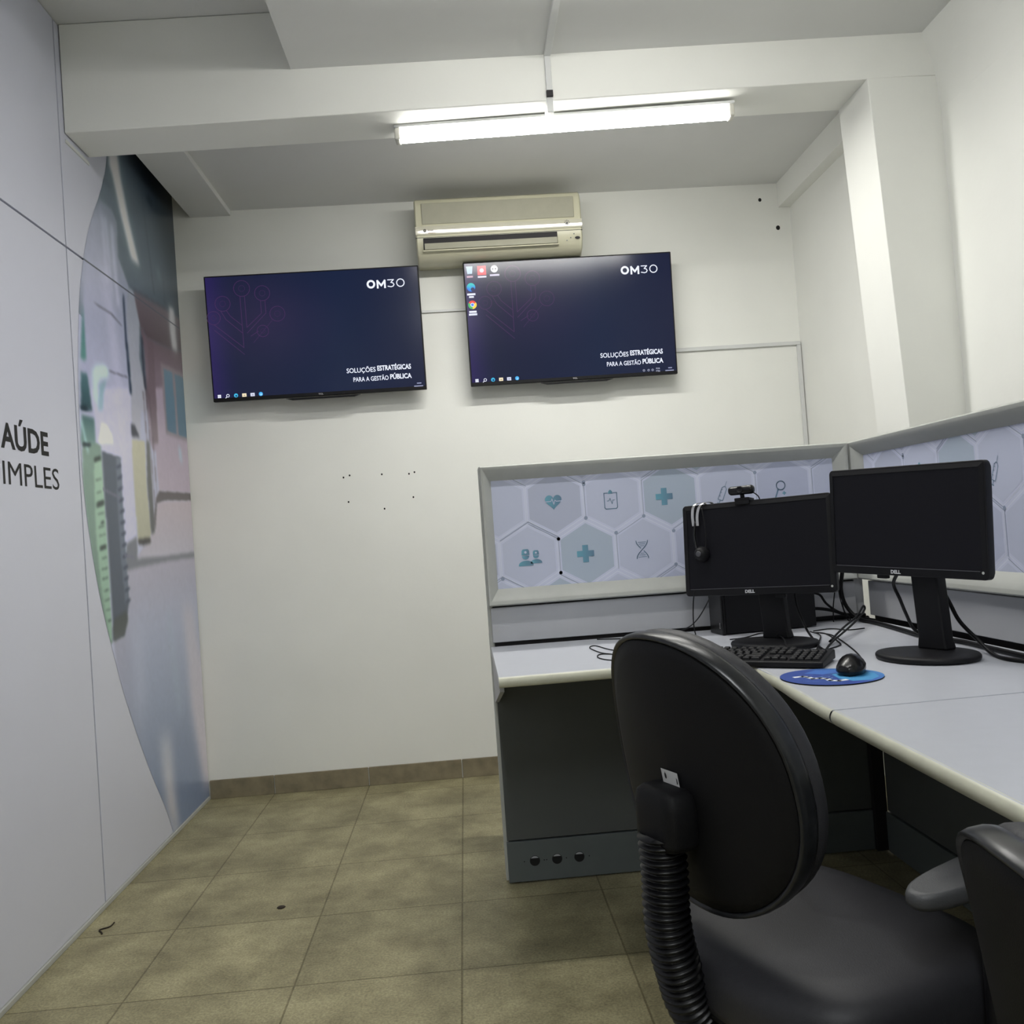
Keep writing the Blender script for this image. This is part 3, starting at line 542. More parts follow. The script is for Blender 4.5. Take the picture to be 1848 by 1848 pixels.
# ---------------------------------------------------------------- televisions
def television(cx, label, icons):
    W_, H_ = 0.968, 0.566; tilt = math.radians(3.7)
    t = thing('television', label, 'television', (cx, BY, 2.095), 0, 'wall televisions')
    Rm = Matrix.Rotation(tilt, 4, 'X'); off = Vector((0, -0.118, 0))
    X = lambda x, y, z: tuple(Rm @ Vector((x, y, z)) + off)
    def xf(mb): mb.v = [X(*v) for v in mb.v]; return mb
    mb = MB(); mb.box(-W_/2, W_/2, -0.006, 0.022, -H_/2, H_/2)
    xf(mb).build('bezel', M['black_plastic'], t, bevel=0.003)
    mb = MB(); mb.box(-0.36, 0.36, 0.022, 0.062, -0.22, 0.12); xf(mb).build('back_cover', M['black_plastic'], t, bevel=0.012)
    mb = MB(); mb.prism([(-0.16, -0.008, -H_/2-0.004), (0.18, -0.008, -H_/2-0.004), (0.15, -0.008, -H_/2-0.012), (-0.13, -0.008, -H_/2-0.012)], (0, 0.02, 0))
    xf(mb).build('lower_lip', M['black_plastic'], t)
    MB().box(-0.2, 0.2, -0.052, -0.0005, -0.14, 0.10).build('wall_bracket', M['black_plastic'], t, bevel=0.003)
    P = []; nx, nz = 24, 14; x0, x1, z0, z1 = -W_/2+0.006, W_/2-0.006, -H_/2+0.016, H_/2-0.006
    def bg(u, v):
        g = max(0.0, 1 - math.hypot((u-0.30)*1.7, (v-0.38)*1.3)*1.6)
        g2 = max(0.0, 1 - abs(u-0.62)*2.4) * 0.5
        c = (12+18*g+2*g2, 19+6*g+12*g2, 46+8*g+12*g2)
        e = max(0, 1-u*9)
        return tuple(lin(k)*1.15 for k in (c[0]+20*e, c[1]+4*e, c[2]+26*e))
    for i in range(nx):
        for j in range(nz):
            q = [(i, j), (i+1, j), (i+1, j+1), (i, j+1)]
            P.append(([(x0+(x1-x0)*a/nx, z0+(z1-z0)*b/nz) for a, b in q], [bg(a/nx, 1-b/nz) for a, b in q], 0))
    ic = tuple(lin(k) for k in (62, 36, 78)); ic2 = tuple(lin(k) for k in (52, 32, 72))
    dx = 0.0 if not icons else 0.06
    def S(pts, wd=0.0026, c=None): P.extend([(q, c or ic, 1) for q in stroke(pts, wd)])
    # faint circuit-tree line drawing
    for (x, z, r) in ((-0.925, 2.316, .036), (-0.835, 2.290, .034), (-1.015, 2.252, .034), (-0.774, 2.194, .034), (-1.06, 2.19, .03), (-0.845, 2.12, .026)):
        X0, Z0 = x+0.607+dx, z-2.095; P.extend([(q, ic, 1) for q in ringp((X0, Z0), r, 0.0026)]); P.extend([(q, ic2, 1) for q in ringp((X0, Z0), r*0.38, 0.002)])
    B = lambda x, z: (x+0.607+dx, z-2.095)
    S([B(-0.935, 2.28), B(-0.935, 2.05)]); S([B(-0.915, 2.28), B(-0.915, 2.14), B(-0.845, 2.20), B(-0.845, 2.258)])
    S([B(-0.915, 2.115), B(-0.825, 2.20), B(-0.825, 2.258)]); S([B(-1.025, 2.218), B(-1.005, 2.18), B(-0.935, 2.115)]); S([B(-1.0, 2.22), B(-0.985, 2.195), B(-0.935, 2.15)])
    S([B(-1.06, 2.16), B(-0.935, 2.05)]); S([B(-1.06, 2.135), B(-0.935, 2.02)]); S([B(-0.90, 2.10), B(-0.865, 2.12)]); S([B(-0.89, 2.07), B(-0.80, 2.165)], c=ic2)
    wh = tuple(lin(k)*1.0 for k in (232, 236, 250))
    def T(s, a, b, c, d, bold=0.0, col=wh): P.extend([(q, col, 3) for q in text_tris(s, a, b, c, d, bold)])
    ox = -0.005
    P.extend([(q, wh, 3) for q in ringp((0.269+ox, 0.208), 0.0148, 0.0085, 24)]); P.extend([(q, wh, 3) for q in stroke([(0.299+ox, 0.1905), (0.299+ox, 0.2215), (0.3155+ox, 0.200), (0.332+ox, 0.2215), (0.332+ox, 0.1905)], 0.0082)])
    P.extend([(q, wh, 3) for q in stroke([(0.346+ox, 0.2235), (0.372+ox, 0.2235), (0.360+ox, 0.2115), (0.369+ox, 0.209), (0.3735+ox, 0.2015), (0.3695+ox, 0.1945), (0.360+ox, 0.1918), (0.346+ox, 0.195)], 0.0042)]); P.extend([(q, wh, 3) for q in ringp((0.403+ox, 0.208), 0.0168, 0.0042, 24)])
    T('SOLUÇÕES', 0.130+ox, 0.262+ox, -0.194, -0.162, 0.012); T('ESTRATÉGICAS', 0.270+ox, 0.424+ox, -0.186, -0.1565, 0.03)
    T('PARA A GESTÃO', 0.158+ox, 0.318+ox, -0.230, -0.2045, 0.012); T('PÚBLICA', 0.326+ox, 0.424+ox, -0.228, -0.199, 0.03)
    gy = tuple(lin(k) for k in (190, 195, 215)); zt = -0.2585
    for i, c in enumerate(((235, 240, 255), None, (60, 180, 220), (240, 225, 190), (210, 215, 235), (70, 170, 235))):
        X0 = -0.455 + i*0.0372
        if i == 0:
            for a in (-1, 1):
                for b in (-1, 1): P.append(([(X0+a*0.0038-0.0034, zt+b*0.0038-0.0034), (X0+a*0.0038+0.0034, zt+b*0.0038-0.0034), (X0+a*0.0038+0.0034, zt+b*0.0038+0.0034), (X0+a*0.0038-0.0034, zt+b*0.0038+0.0034)], wh, 3))
        elif i == 1:
            P.extend([(q, wh, 3) for q in ringp((X0+0.001, zt+0.001), 0.0062, 0.0024, 12)]); P.extend([(q, wh, 3) for q in stroke([(X0-0.004, zt-0.004), (X0-0.009, zt-0.009)], 0.003)])
        elif i in (2, 5):
            P.append((disc((X0, zt), 0.0092), tuple(lin(k) for k in c), 3))
            P.append((disc((X0+0.001, zt-0.002), 0.0045), tuple(lin(k) for k in ((20, 60, 110) if i == 2 else (150, 210, 250))), 4))
        else:
            P.append(([(X0-0.0095, zt-0.008), (X0+0.0095, zt-0.008), (X0+0.0095, zt+0.007), (X0-0.0095, zt+0.007)], tuple(lin(k) for k in c), 3))
            P.append(([(X0-0.004, zt-0.004), (X0+0.005, zt-0.004), (X0+0.005, zt+0.001), (X0-0.004, zt+0.001)], tuple(lin(k)*0.5 for k in c), 4))
    def bar(a, b, c, d): P.append(([(a, c), (b, c), (b, d), (a, d)], tuple(lin(k) for k in (150, 155, 185)), 3))
    if not icons:
        bar(0.441, 0.461, zt+0.003, zt+0.0075); bar(0.427, 0.468, zt-0.010, zt-0.0055)
    else:
        bar(0.440, 0.458, zt+0.003, zt+0.0075); bar(0.426, 0.466, zt-0.009, zt-0.0045)
        T('POR', 0.383, 0.401, zt+0.002, zt+0.009, 0.01, gy); T('PTB2', 0.383, 0.401, zt-0.010, zt-0.003, 0.01, gy)
        for X0 in (0.325, 0.347, 0.366): P.extend([(q, gy, 3) for q in ringp((X0, zt), 0.0045, 0.0015, 6)])
        I = lambda x, z: (x-0.565, z-2.095)
        def Q(c, w2, h2, col, lay=3): P.append(([(c[0]-w2, c[1]-h2), (c[0]+w2, c[1]-h2), (c[0]+w2, c[1]+h2), (c[0]-w2, c[1]+h2)], tuple(lin(k) for k in col), lay))
        c0 = I(0.110, 2.343)
        P.append(([(c0[0]-0.011, c0[1]-0.018), (c0[0]+0.011, c0[1]-0.018), (c0[0]+0.015, c0[1]+0.016), (c0[0]-0.015, c0[1]+0.016)], tuple(lin(k) for k in (170, 195, 215)), 3)); Q((c0[0], c0[1]-0.031), 0.014, 0.004, (190, 150, 170))
        Q(I(0.166, 2.338), 0.020, 0.021, (225, 70, 80)); P.append((disc(I(0.166, 2.338), 0.010), tuple(lin(k) for k in (255, 200, 210)), 4)); Q(I(0.166, 2.309), 0.020, 0.004, (220, 215, 230))
        P.append((disc(I(0.224, 2.342), 0.0165), tuple(lin(k) for k in (235, 238, 250)), 3)); P.append((disc((I(0.217, 2.342)), 0.0032, 8), tuple(lin(k) for k in (30, 30, 60)), 4)); P.append((disc((I(0.230, 2.342)), 0.0032, 8), tuple(lin(k) for k in (30, 30, 60)), 4)); Q(I(0.224, 2.314), 0.022, 0.004, (200, 195, 215))
        c1 = I(0.112, 2.264)
        P.append((disc(c1, 0.0195, 20), [tuple(lin(k) for k in ((40, 200, 190) if math.sin(2*math.pi*a/20) > 0.2 else (25, 110, 220))) for a in range(20)], 3))
        P.append((disc((c1[0]+0.007, c1[1]-0.010), 0.009), tuple(lin(k) for k in (24, 30, 78)), 4)); Q((c1[0]-0.001, c1[1]-0.032), 0.019, 0.0045, (225, 228, 245)); Q((c1[0]-0.001, c1[1]-0.044), 0.011, 0.004, (225, 228, 245))
        c2 = I(0.113, 2.184)
        for k0, col in enumerate(((226, 70, 60), (245, 205, 70), (70, 175, 95))):
            a0 = math.pi/2 + 1.05 - (k0+1)*2.094
            P.append(([c2] + [(c2[0]+0.0195*math.cos(a0+2.094*k/8), c2[1]+0.0195*math.sin(a0+2.094*k/8)) for k in range(9)], tuple(lin(k) for k in col), 3))
        P.append((disc(c2, 0.0092), (0.8, 0.82, 0.9), 4)); P.append((disc(c2, 0.0066), tuple(lin(k) for k in (70, 130, 230)), 5))
        Q((c2[0], c2[1]-0.032), 0.017, 0.0045, (225, 228, 245)); Q((c2[0], c2[1]-0.044), 0.019, 0.0045, (225, 228, 245))
    FT = lambda u, v, l: X(u, -0.0064-0.00025*l, v)
    ink_mesh('screen', P, M['screen_on'], t, FT)
    pl = [(q, (0.5, 0.5, 0.52), 0) for q in text_tris('TCL', -0.010, 0.012, -H_/2+0.0045, -H_/2+0.0115, 0.04)]
    ink_mesh('badge', pl, M['art'], t, FT)
    return t
television(-0.607, 'left wall television, dark blue desktop without shortcut icons', False)
television(0.565, 'right wall television under the air conditioner, desktop with a column of shortcut icons', True)
# ================================================================ workstation
DZ = 0.765          # desk top height
# ---- dividers
def hexart(u0, u1, z0, z1, kind):
    """printed pattern: u runs along the panel to the right, z up"""
    P = []
    bgc = K(180, 184, 204, 1.30)
    P.append(([(u0, z0), (u1, z0), (u1, z1), (u0, z1)], bgc, 0))
    def clipbox(pts):
        # Sutherland-Hodgman against the panel rectangle
        for ax, lim, sg in ((0, u0, 1), (0, u1, -1), (1, z0, 1), (1, z1, -1)):
            out = []
            for i in range(len(pts)):
                a, b = pts[i-1], pts[i]; ia = (a[ax]-lim)*sg >= 0; ib = (b[ax]-lim)*sg >= 0
                if ia != ib:
                    t = (lim-a[ax])/(b[ax]-a[ax]); q = (a[0]+(b[0]-a[0])*t, a[1]+(b[1]-a[1])*t); out.append(q)
                if ib: out.append(b)
            pts = out
            if not pts: return None
        return pts
    def add(pts, c, l):
        q = clipbox(pts)
        if q and len(q) > 2: P.append((q, c, l))
    def hexa(c, r): return [(c[0]+r*math.sin(math.pi/3*k)*1.0, c[1]+r*math.cos(math.pi/3*k)) for k in range(6)]
    dark = [K(160, 165, 183, 1.30), K(164, 169, 190, 1.30), K(154, 165, 180, 1.30)]; lite = K(170, 175, 194, 1.30); line = K(138, 146, 164, 1.30); dot = K(126, 136, 156, 1.30); white = K(190, 194, 210, 1.30)
    pu = 0.190; cu = 0.302 if kind == 1 else 0.196; lu = 0.207 if kind == 1 else 0.101
    ics = []
    for row in range(-1, 3):
        z = 1.215 - 0.172*(row-0) if row < 2 else 0.872
        z = {-1: 1.387, 0: 1.215, 1: 1.043, 2: 0.871}[row]
        for k in range(-1, 14):
            c = ((cu if row % 2 == 0 else lu) + pu*k, z)
            if c[0] < u0-0.15 or c[0] > u1+0.15: continue
            add(hexa(c, 0.1085), white, 1); add(hexa(c, 0.105), bgc, 2)
            add(hexa(c, 0.098), dark[(k+row) % 3] if (k + row) % 2 == 0 else lite, 3)
            # thin connecting lines with round nodes
            h = hexa((c[0]+0.004, c[1]-0.002), 0.110)
            for s in range(6):
                if (k*7 + row*3 + s*5) % 3 == 0:
                    for q in stroke([h[s], h[(s+1) % 6]], 0.0022): add(q, line, 4)
            for s in range(6):
                if (k*5 + row*11 + s*3) % 7 in (0, 3): add(disc(h[s], 0.0058, 12), dot, 5)
    t1, t2 = K(92, 146, 164, 1.30), K(86, 112, 134, 1.30); tl = K(150, 160, 176, 1.30)
    def G(pts, l=7, c=None):
        zs = [p[0] for p in pts]; a, b = min(zs), max(zs)
        for T in tess(pts):
            P.append((T, c or [tuple(t1[i]+(t2[i]-t1[i])*((p[0]-a)/(b-a+1e-9)) for i in range(3)) for p in T], l))
    def L(pts, wd=0.0026, c=None):
        for q in stroke(pts, wd): P.append((q, c or t2, 7))
    def cross(c, s=0.028, w=0.0095):
        G([(c[0]-s, c[1]-w), (c[0]-s, c[1]+w), (c[0]-w, c[1]+w), (c[0]-w, c[1]+s), (c[0]+w, c[1]+s), (c[0]+w, c[1]+w), (c[0]+s, c[1]+w), (c[0]+s, c[1]-w), (c[0]+w, c[1]-w), (c[0]+w, c[1]-s), (c[0]-w, c[1]-s), (c[0]-w, c[1]-w)])
    def heart(c, s=0.0017):
        G([(c[0]+s*16*math.sin(t)**3, c[1]+s*(13*math.cos(t)-5*math.cos(2*t)-2*math.cos(3*t)-math.cos(4*t))) for t in [2*math.pi*k/40 for k in range(40)]])
        for q in stroke([(c[0]-0.028, c[1]), (c[0]-0.008, c[1]), (c[0]-0.004, c[1]+0.009), (c[0]+0.001, c[1]-0.011), (c[0]+0.005, c[1]+0.004), (c[0]+0.009, c[1]), (c[0]+0.028, c[1])], 0.0022): P.append((q, bgc, 9))
    def clipboard(c):
        a, b = 0.021, 0.026
        L([(c[0]-a, c[1]-b+.004), (c[0]-a, c[1]+b), (c[0]-0.009, c[1]+b)]); L([(c[0]+0.009, c[1]+b), (c[0]+a, c[1]+b), (c[0]+a, c[1]-b+.004), (c[0]+a-.004, c[1]-b), (c[0]-a+.004, c[1]-b), (c[0]-a, c[1]-b+.004)])
        G([(c[0]-0.008, c[1]+b-0.003), (c[0]+0.008, c[1]+b-0.003), (c[0]+0.006, c[1]+b+0.005), (c[0]+0.001, c[1]+b+0.010), (c[0]-0.001, c[1]+b+0.010), (c[0]-0.006, c[1]+b+0.005)])
        L([(c[0]-0.012, c[1]), (c[0]-0.006, c[1]), (c[0]-0.002, c[1]+0.008), (c[0]+0.004, c[1]-0.010), (c[0]+0.007, c[1]+0.002), (c[0]+0.013, c[1]+0.002)], 0.002)
    def dna(c):
        H = 0.029; A = [(c[0]+0.019*math.cos(math.pi*k/12), c[1]+H-2*H*k/12) for k in range(13)]
        L([(2*c[0]-p[0], p[1]) for p in A][:6]); L([(2*c[0]-p[0], p[1]) for p in A][7:]); L(A)
        for dz, w_ in ((0.024, .013), (0.018, .010), (0.012, .006), (-0.012, .006), (-0.018, .010), (-0.024, .013)): L([(c[0]-w_, c[1]+dz), (c[0]+w_, c[1]+dz)], 0.0015)
    def syringe(c, sx=1):
        R = lambda a, b: (c[0]+sx*(a*0.40+b*0.92)*1.0, c[1]+(a*0.92-b*0.40))
        L([R(-0.024, -.008), R(0.016, -.008), R(0.022, -.003), R(0.022, .003), R(0.016, .008), R(-0.024, .008), R(-0.024, -.008)], .0018, t2)
        L([R(0.022, 0), R(0.040, 0)], .0014); L([R(-0.024, 0), R(-0.036, 0)], .0018); L([R(-0.036, -.006), R(-0.036, .006)], .002)
        for a in (-.012, 0, .010): L([R(a, -.008), R(a, -.003)], .0014)
    def magnifier(c):
        for q in ringp((c[0]+.004, c[1]+.010), .0145, .0028): P.append((q, t2, 7))
        L([(c[0]-.006, c[1]-.004), (c[0]-.016, c[1]-.030)], .0045); cross((c[0]+.014, c[1]-.016), .006, .002)
    def doctors(c):
        for dx, s in ((-.012, 1.0), (.022, .78)):
            X0, Z0 = c[0]+dx, c[1]
            G([(X0-.013*s, Z0+.006*s), (X0+.013*s, Z0+.006*s), (X0+.012*s, Z0+.020*s), (X0+.008*s, Z0+.025*s), (X0-.008*s, Z0+.025*s), (X0-.012*s, Z0+.020*s)])
            G([(X0-.012*s, Z0+.0035*s), (X0+.012*s, Z0+.0035*s)] + [(X0+.012*s*math.cos(t), Z0+.0035*s-.012*s*math.sin(t)) for t in [math.pi*k/8 for k in range(1, 8)]])
            G([(X0-.024*s, Z0-.029*s)] + [(X0-.024*s*math.cos(t), Z0-.026*s+.014*s*math.sin(t)) for t in [math.pi*k/10 for k in range(11)]] + [(X0+.024*s, Z0-.029*s)])
            P.append((disc((X0, Z0+.015*s), .0042*s, 10), bgc, 9))
    if kind == 1:
        doctors((0.207, 1.045)); cross((0.391, 1.042)); dna((0.578, 1.042)); heart((0.298, 1.219)); clipboard((0.486, 1.208)); cross((0.663, 1.210)); syringe((0.858, 1.208)); magnifier((1.050, 1.210))
        heart((0.765, 1.043)); clipboard((0.955, 1.043)); cross((1.145, 1.043))
    else:
        syringe((0.745, 1.195)); doctors((0.875, 1.045)); cross((0.196, 1.213)); clipboard((0.386, 1.21)); heart((0.57, 1.21)); dna((0.29, 1.043)); cross((0.48, 1.043)); magnifier((0.67, 1.043))
        magnifier((0.96, 1.21)); dna((1.06, 1.043)); heart((1.15, 1.21)); cross((1.25, 1.043)); clipboard((1.34, 1.21)); syringe((1.53, 1.21)); cross((1.44, 1.043)); heart((1.63, 1.043)); doctors((1.82, 1.043)); cross((1.72, 1.21)); clipboard((1.91, 1.21)); dna((2.1, 1.21)); heart((2.01, 1.043)); cross((2.2, 1.043))
    return P
def frame_mesh(F, u0, u1, z0, z1, wd):
    """mitred frame whose faces slope inward; F(u, z, out) -> 3D"""
    R = []
    for t, h in ((0, 0.0), (0, 0.034), (0.08, 0.040), (0.30, 0.037), (0.60, 0.026), (0.86, 0.012), (1.0, 0.005), (1.0, 0.0)):
        a = t*wd; R.append([F(u0+a*0.72, z0+a*1.1, h), F(u1-a*0.9, z0+a*1.1, h), F(u1-a*0.9, z1-a, h), F(u0+a*0.72, z1-a, h)])
    mb = MB(); mb.rings(R, cap=False); return mb
def divider(name_label, F, u0, u1, kind, legs):
    """F(u, z, out): panel coordinates to world; out = towards the room"""
    t = thing('desk_divider', name_label, 'divider', F(u0, 0.0, 0.0), 0)
    inv = Vector(t.location)
    G = lambda u, z, o: tuple(Vector(F(u, z, o)) - inv)
    def bx(a, b, c, d, o0, o1):
        mb = MB(); V = [G(u, z, o) for o in (o0, o1) for (u, z) in ((a, c), (b, c), (b, d), (a, d))]
        return mb.add(V, [(3, 2, 1, 0), (4, 5, 6, 7), (0, 1, 5, 4), (1, 2, 6, 5), (2, 3, 7, 6), (3, 0, 4, 7)])
    bx(u0, u1, 0.012, 1.336, -0.058, -0.008).build('core', M['dark_slot'], t)
    if kind == 1: bx(u0-0.004, u0+0.012, 0.01, 1.345, -0.060, 0.000).build('end_cap', M['grey_metal'], t, bevel=0.003)
    bx(u0-0.003, u1, 1.334, 1.348, -0.060, 0.004).build('top_cap', M['grey_metal'], t, bevel=0.003)
    frame_mesh(G, u0, u1, 0.895, 1.346, 0.048).build('frame', M['grey_metal'], t, bevel=0.0012)
    bx(u0+0.006, u1, 0.776, 0.888, -0.008, 0.010).build('lower_panel', M['grey_panel'], t, bevel=0.002)
    bx(u0+0.006, u1, 0.138, 0.738, -0.008, 0.004).build('modesty_panel', M['dark_grey_panel'], t, bevel=0.001)
    # raceway with three round outlet holes near the floor
    mb = bx(u0+0.004, u1, 0.006, 0.134, -0.008, 0.010)
    rw = mb.build('raceway', M['raceway'], t, bevel=0.0015)
    for du in (0.091, 0.163, 0.235) if kind == 1 else ():
        c = (u0+du, 0.070)
        MB().add([G(c[0]+0.0165*math.cos(k*math.pi/12), c[1]+0.0165*math.sin(k*math.pi/12), 0.0106) for k in range(24)], [tuple(range(24))]).build('outlet_hole', M['hole'], rw)
        ln = MB(); ln.add([G(c[0]+0.0150*math.cos(a), c[1]+0.0150*math.sin(a), 0.0112) for a in [math.radians(35+11*k) for k in range(11)]], [tuple(range(11))]); ln.build('outlet_lining', M['grey_panel'], rw)
        for e in (-0.034, 0.030) if du < 0.2 else (0.032,):
            MB().add([G(c[0]+e+0.002*math.cos(k*math.pi/4), 0.070+0.002*math.sin(k*math.pi/4), 0.0106) for k in range(8)], [tuple(range(8))]).build('rivet', M['hole'], rw)
    mb = MB(); p = G(u0+0.03, 0, -0.02); mb.lathe([(0.012, -0.0), (0.012, 0.008), (0.006, 0.012)], 12, p); mb.build('foot', M['black_plastic'], t)
    P = hexart(u0+0.030, u1-0.036, 0.940, 1.305, kind)
    ink_mesh('printed_insert', P, M['art'], t, lambda u, z, l: G(u, z, 0.0045+0.00025*l))
    return t
divider('grey desk divider parallel to the back wall, print with heart and clipboard icons', lambda u, z, o: (u, 2.900-o, z), 0.064, 1.276, 1, True)
d2 = divider('grey desk divider along the right side behind the nearer monitor', lambda u, z, o: (1.318-o, 2.870-u, z), 0.0, 2.5, 2, True)
MB().box(-0.042, -0.011, 0.030, 0.085, 0.766, 1.344).build('corner_post', M['grey_panel'], d2, bevel=0.002)
MB().box(-0.042, -0.001, 0.002, 0.085, 0.006, 0.738).build('shaded_lower_post', M['dark_slot'], d2)  # near-black colour stands in for the shade under the desk

# ---- worktops
def worktop(name, label, pts, band, under=None):
    t = thing(name, label, 'desk', (pts[0][0], pts[0][1], 0)); o = Vector(t.location)
    P = [(x-o.x, y-o.y, DZ-0.026) for x, y in pts]
    MB().prism(P, (0, 0, 0.026)).build('top', M['desk'], t, bevel=0.0015)
    mb = MB(); B = catmull([Vector((x-o.x, y-o.y, DZ-0.0135)) for x, y in band], 4)
    R = []
    for i, p in enumerate(B):
        tg = (B[min(i+1, len(B)-1)] - B[max(i-1, 0)]).normalized(); n = Vector((tg.y, -tg.x, 0))
        R.append([p + n*(0.011*max(0, math.cos(a)) - 0.004) + Vector((0, 0, 0.0138*math.sin(a))) for a in [math.radians(-90 + 180*k/8) for k in range(9)]])
    mb.rings(R, cap=False, closed=False); mb.build('edge_band', M['edge'], t, smooth=True)
    return t
front = [(0.062, 2.262), (0.20, 2.264), (0.40, 2.270), (0.52, 2.268), (0.60, 2.245), (0.655, 2.195), (0.674, 2.12), (0.672, 1.97), (0.660, 1.83), (0.650, 1.69), (0.647, 1.602)]
w1 = worktop('corner_desk', 'pale grey corner desk with cream edge holding the keyboard and both monitors', front + [(1.290, 1.630), (1.290, 2.880), (0.062, 2.880)], [(x, y) for x, y in front][::1])
front2 = [(0.647, 1.5955), (0.640, 1.30), (0.635, 1.0), (0.630, 0.70), (0.628, 0.40), (0.626, 0.10)]
w2 = worktop('desk_extension', 'empty grey desk top joined to the corner desk, running toward the viewer', front2 + [(1.276, 0.10), (1.276, 1.6235)], front2)
def bracket(par, x, ya, yb_, zt, m):
    o = Vector(par.location)
    MB().prism([(x-o.x, ya-o.y, zt), (x-o.x, yb_-o.y, zt), (x-o.x, yb_-o.y, zt-0.155), (x-o.x, ya-o.y, zt-0.018)], (0.012, 0, 0)).build('support_bracket', m, par, bevel=0.001)
bracket(w1, 0.064, 2.30, 2.893, DZ-0.026, M['grey_panel'])
MB().box(-0.0, 0.02, 0.02, 0.6, 0.0, 0.739).build('end_panel', M['dark_grey_panel'], None) if False else None
o = Vector(w2.location)
MB().box(0.05, 0.62, -1.48, -1.46, 0.0, 0.738).build('side_panel', M['dark_grey_panel'], w2, bevel=0.001)
w3 = thing('rear_desk', 'strip of grey desk top on the far side of the divider, mostly hidden', 'desk', (0.066, 2.965, 0))
MB().box(0, 1.25, 0, 0.33, DZ-0.026, DZ).build('top', M['desk'], w3, bevel=0.002)
MB().prism([(0.0, 0.0, DZ-0.026), (0.0, 0.31, DZ-0.026), (0.0, 0.31, DZ-0.044), (0.0, 0.0, DZ-0.18)], (0.012, 0, 0)).build('support_bracket', M['grey_panel'], w3, bevel=0.001)
MB().box(1.20, 1.22, 0.05, 0.30, 0, DZ-0.026).build('side_panel', M['dark_grey_panel'], w3)

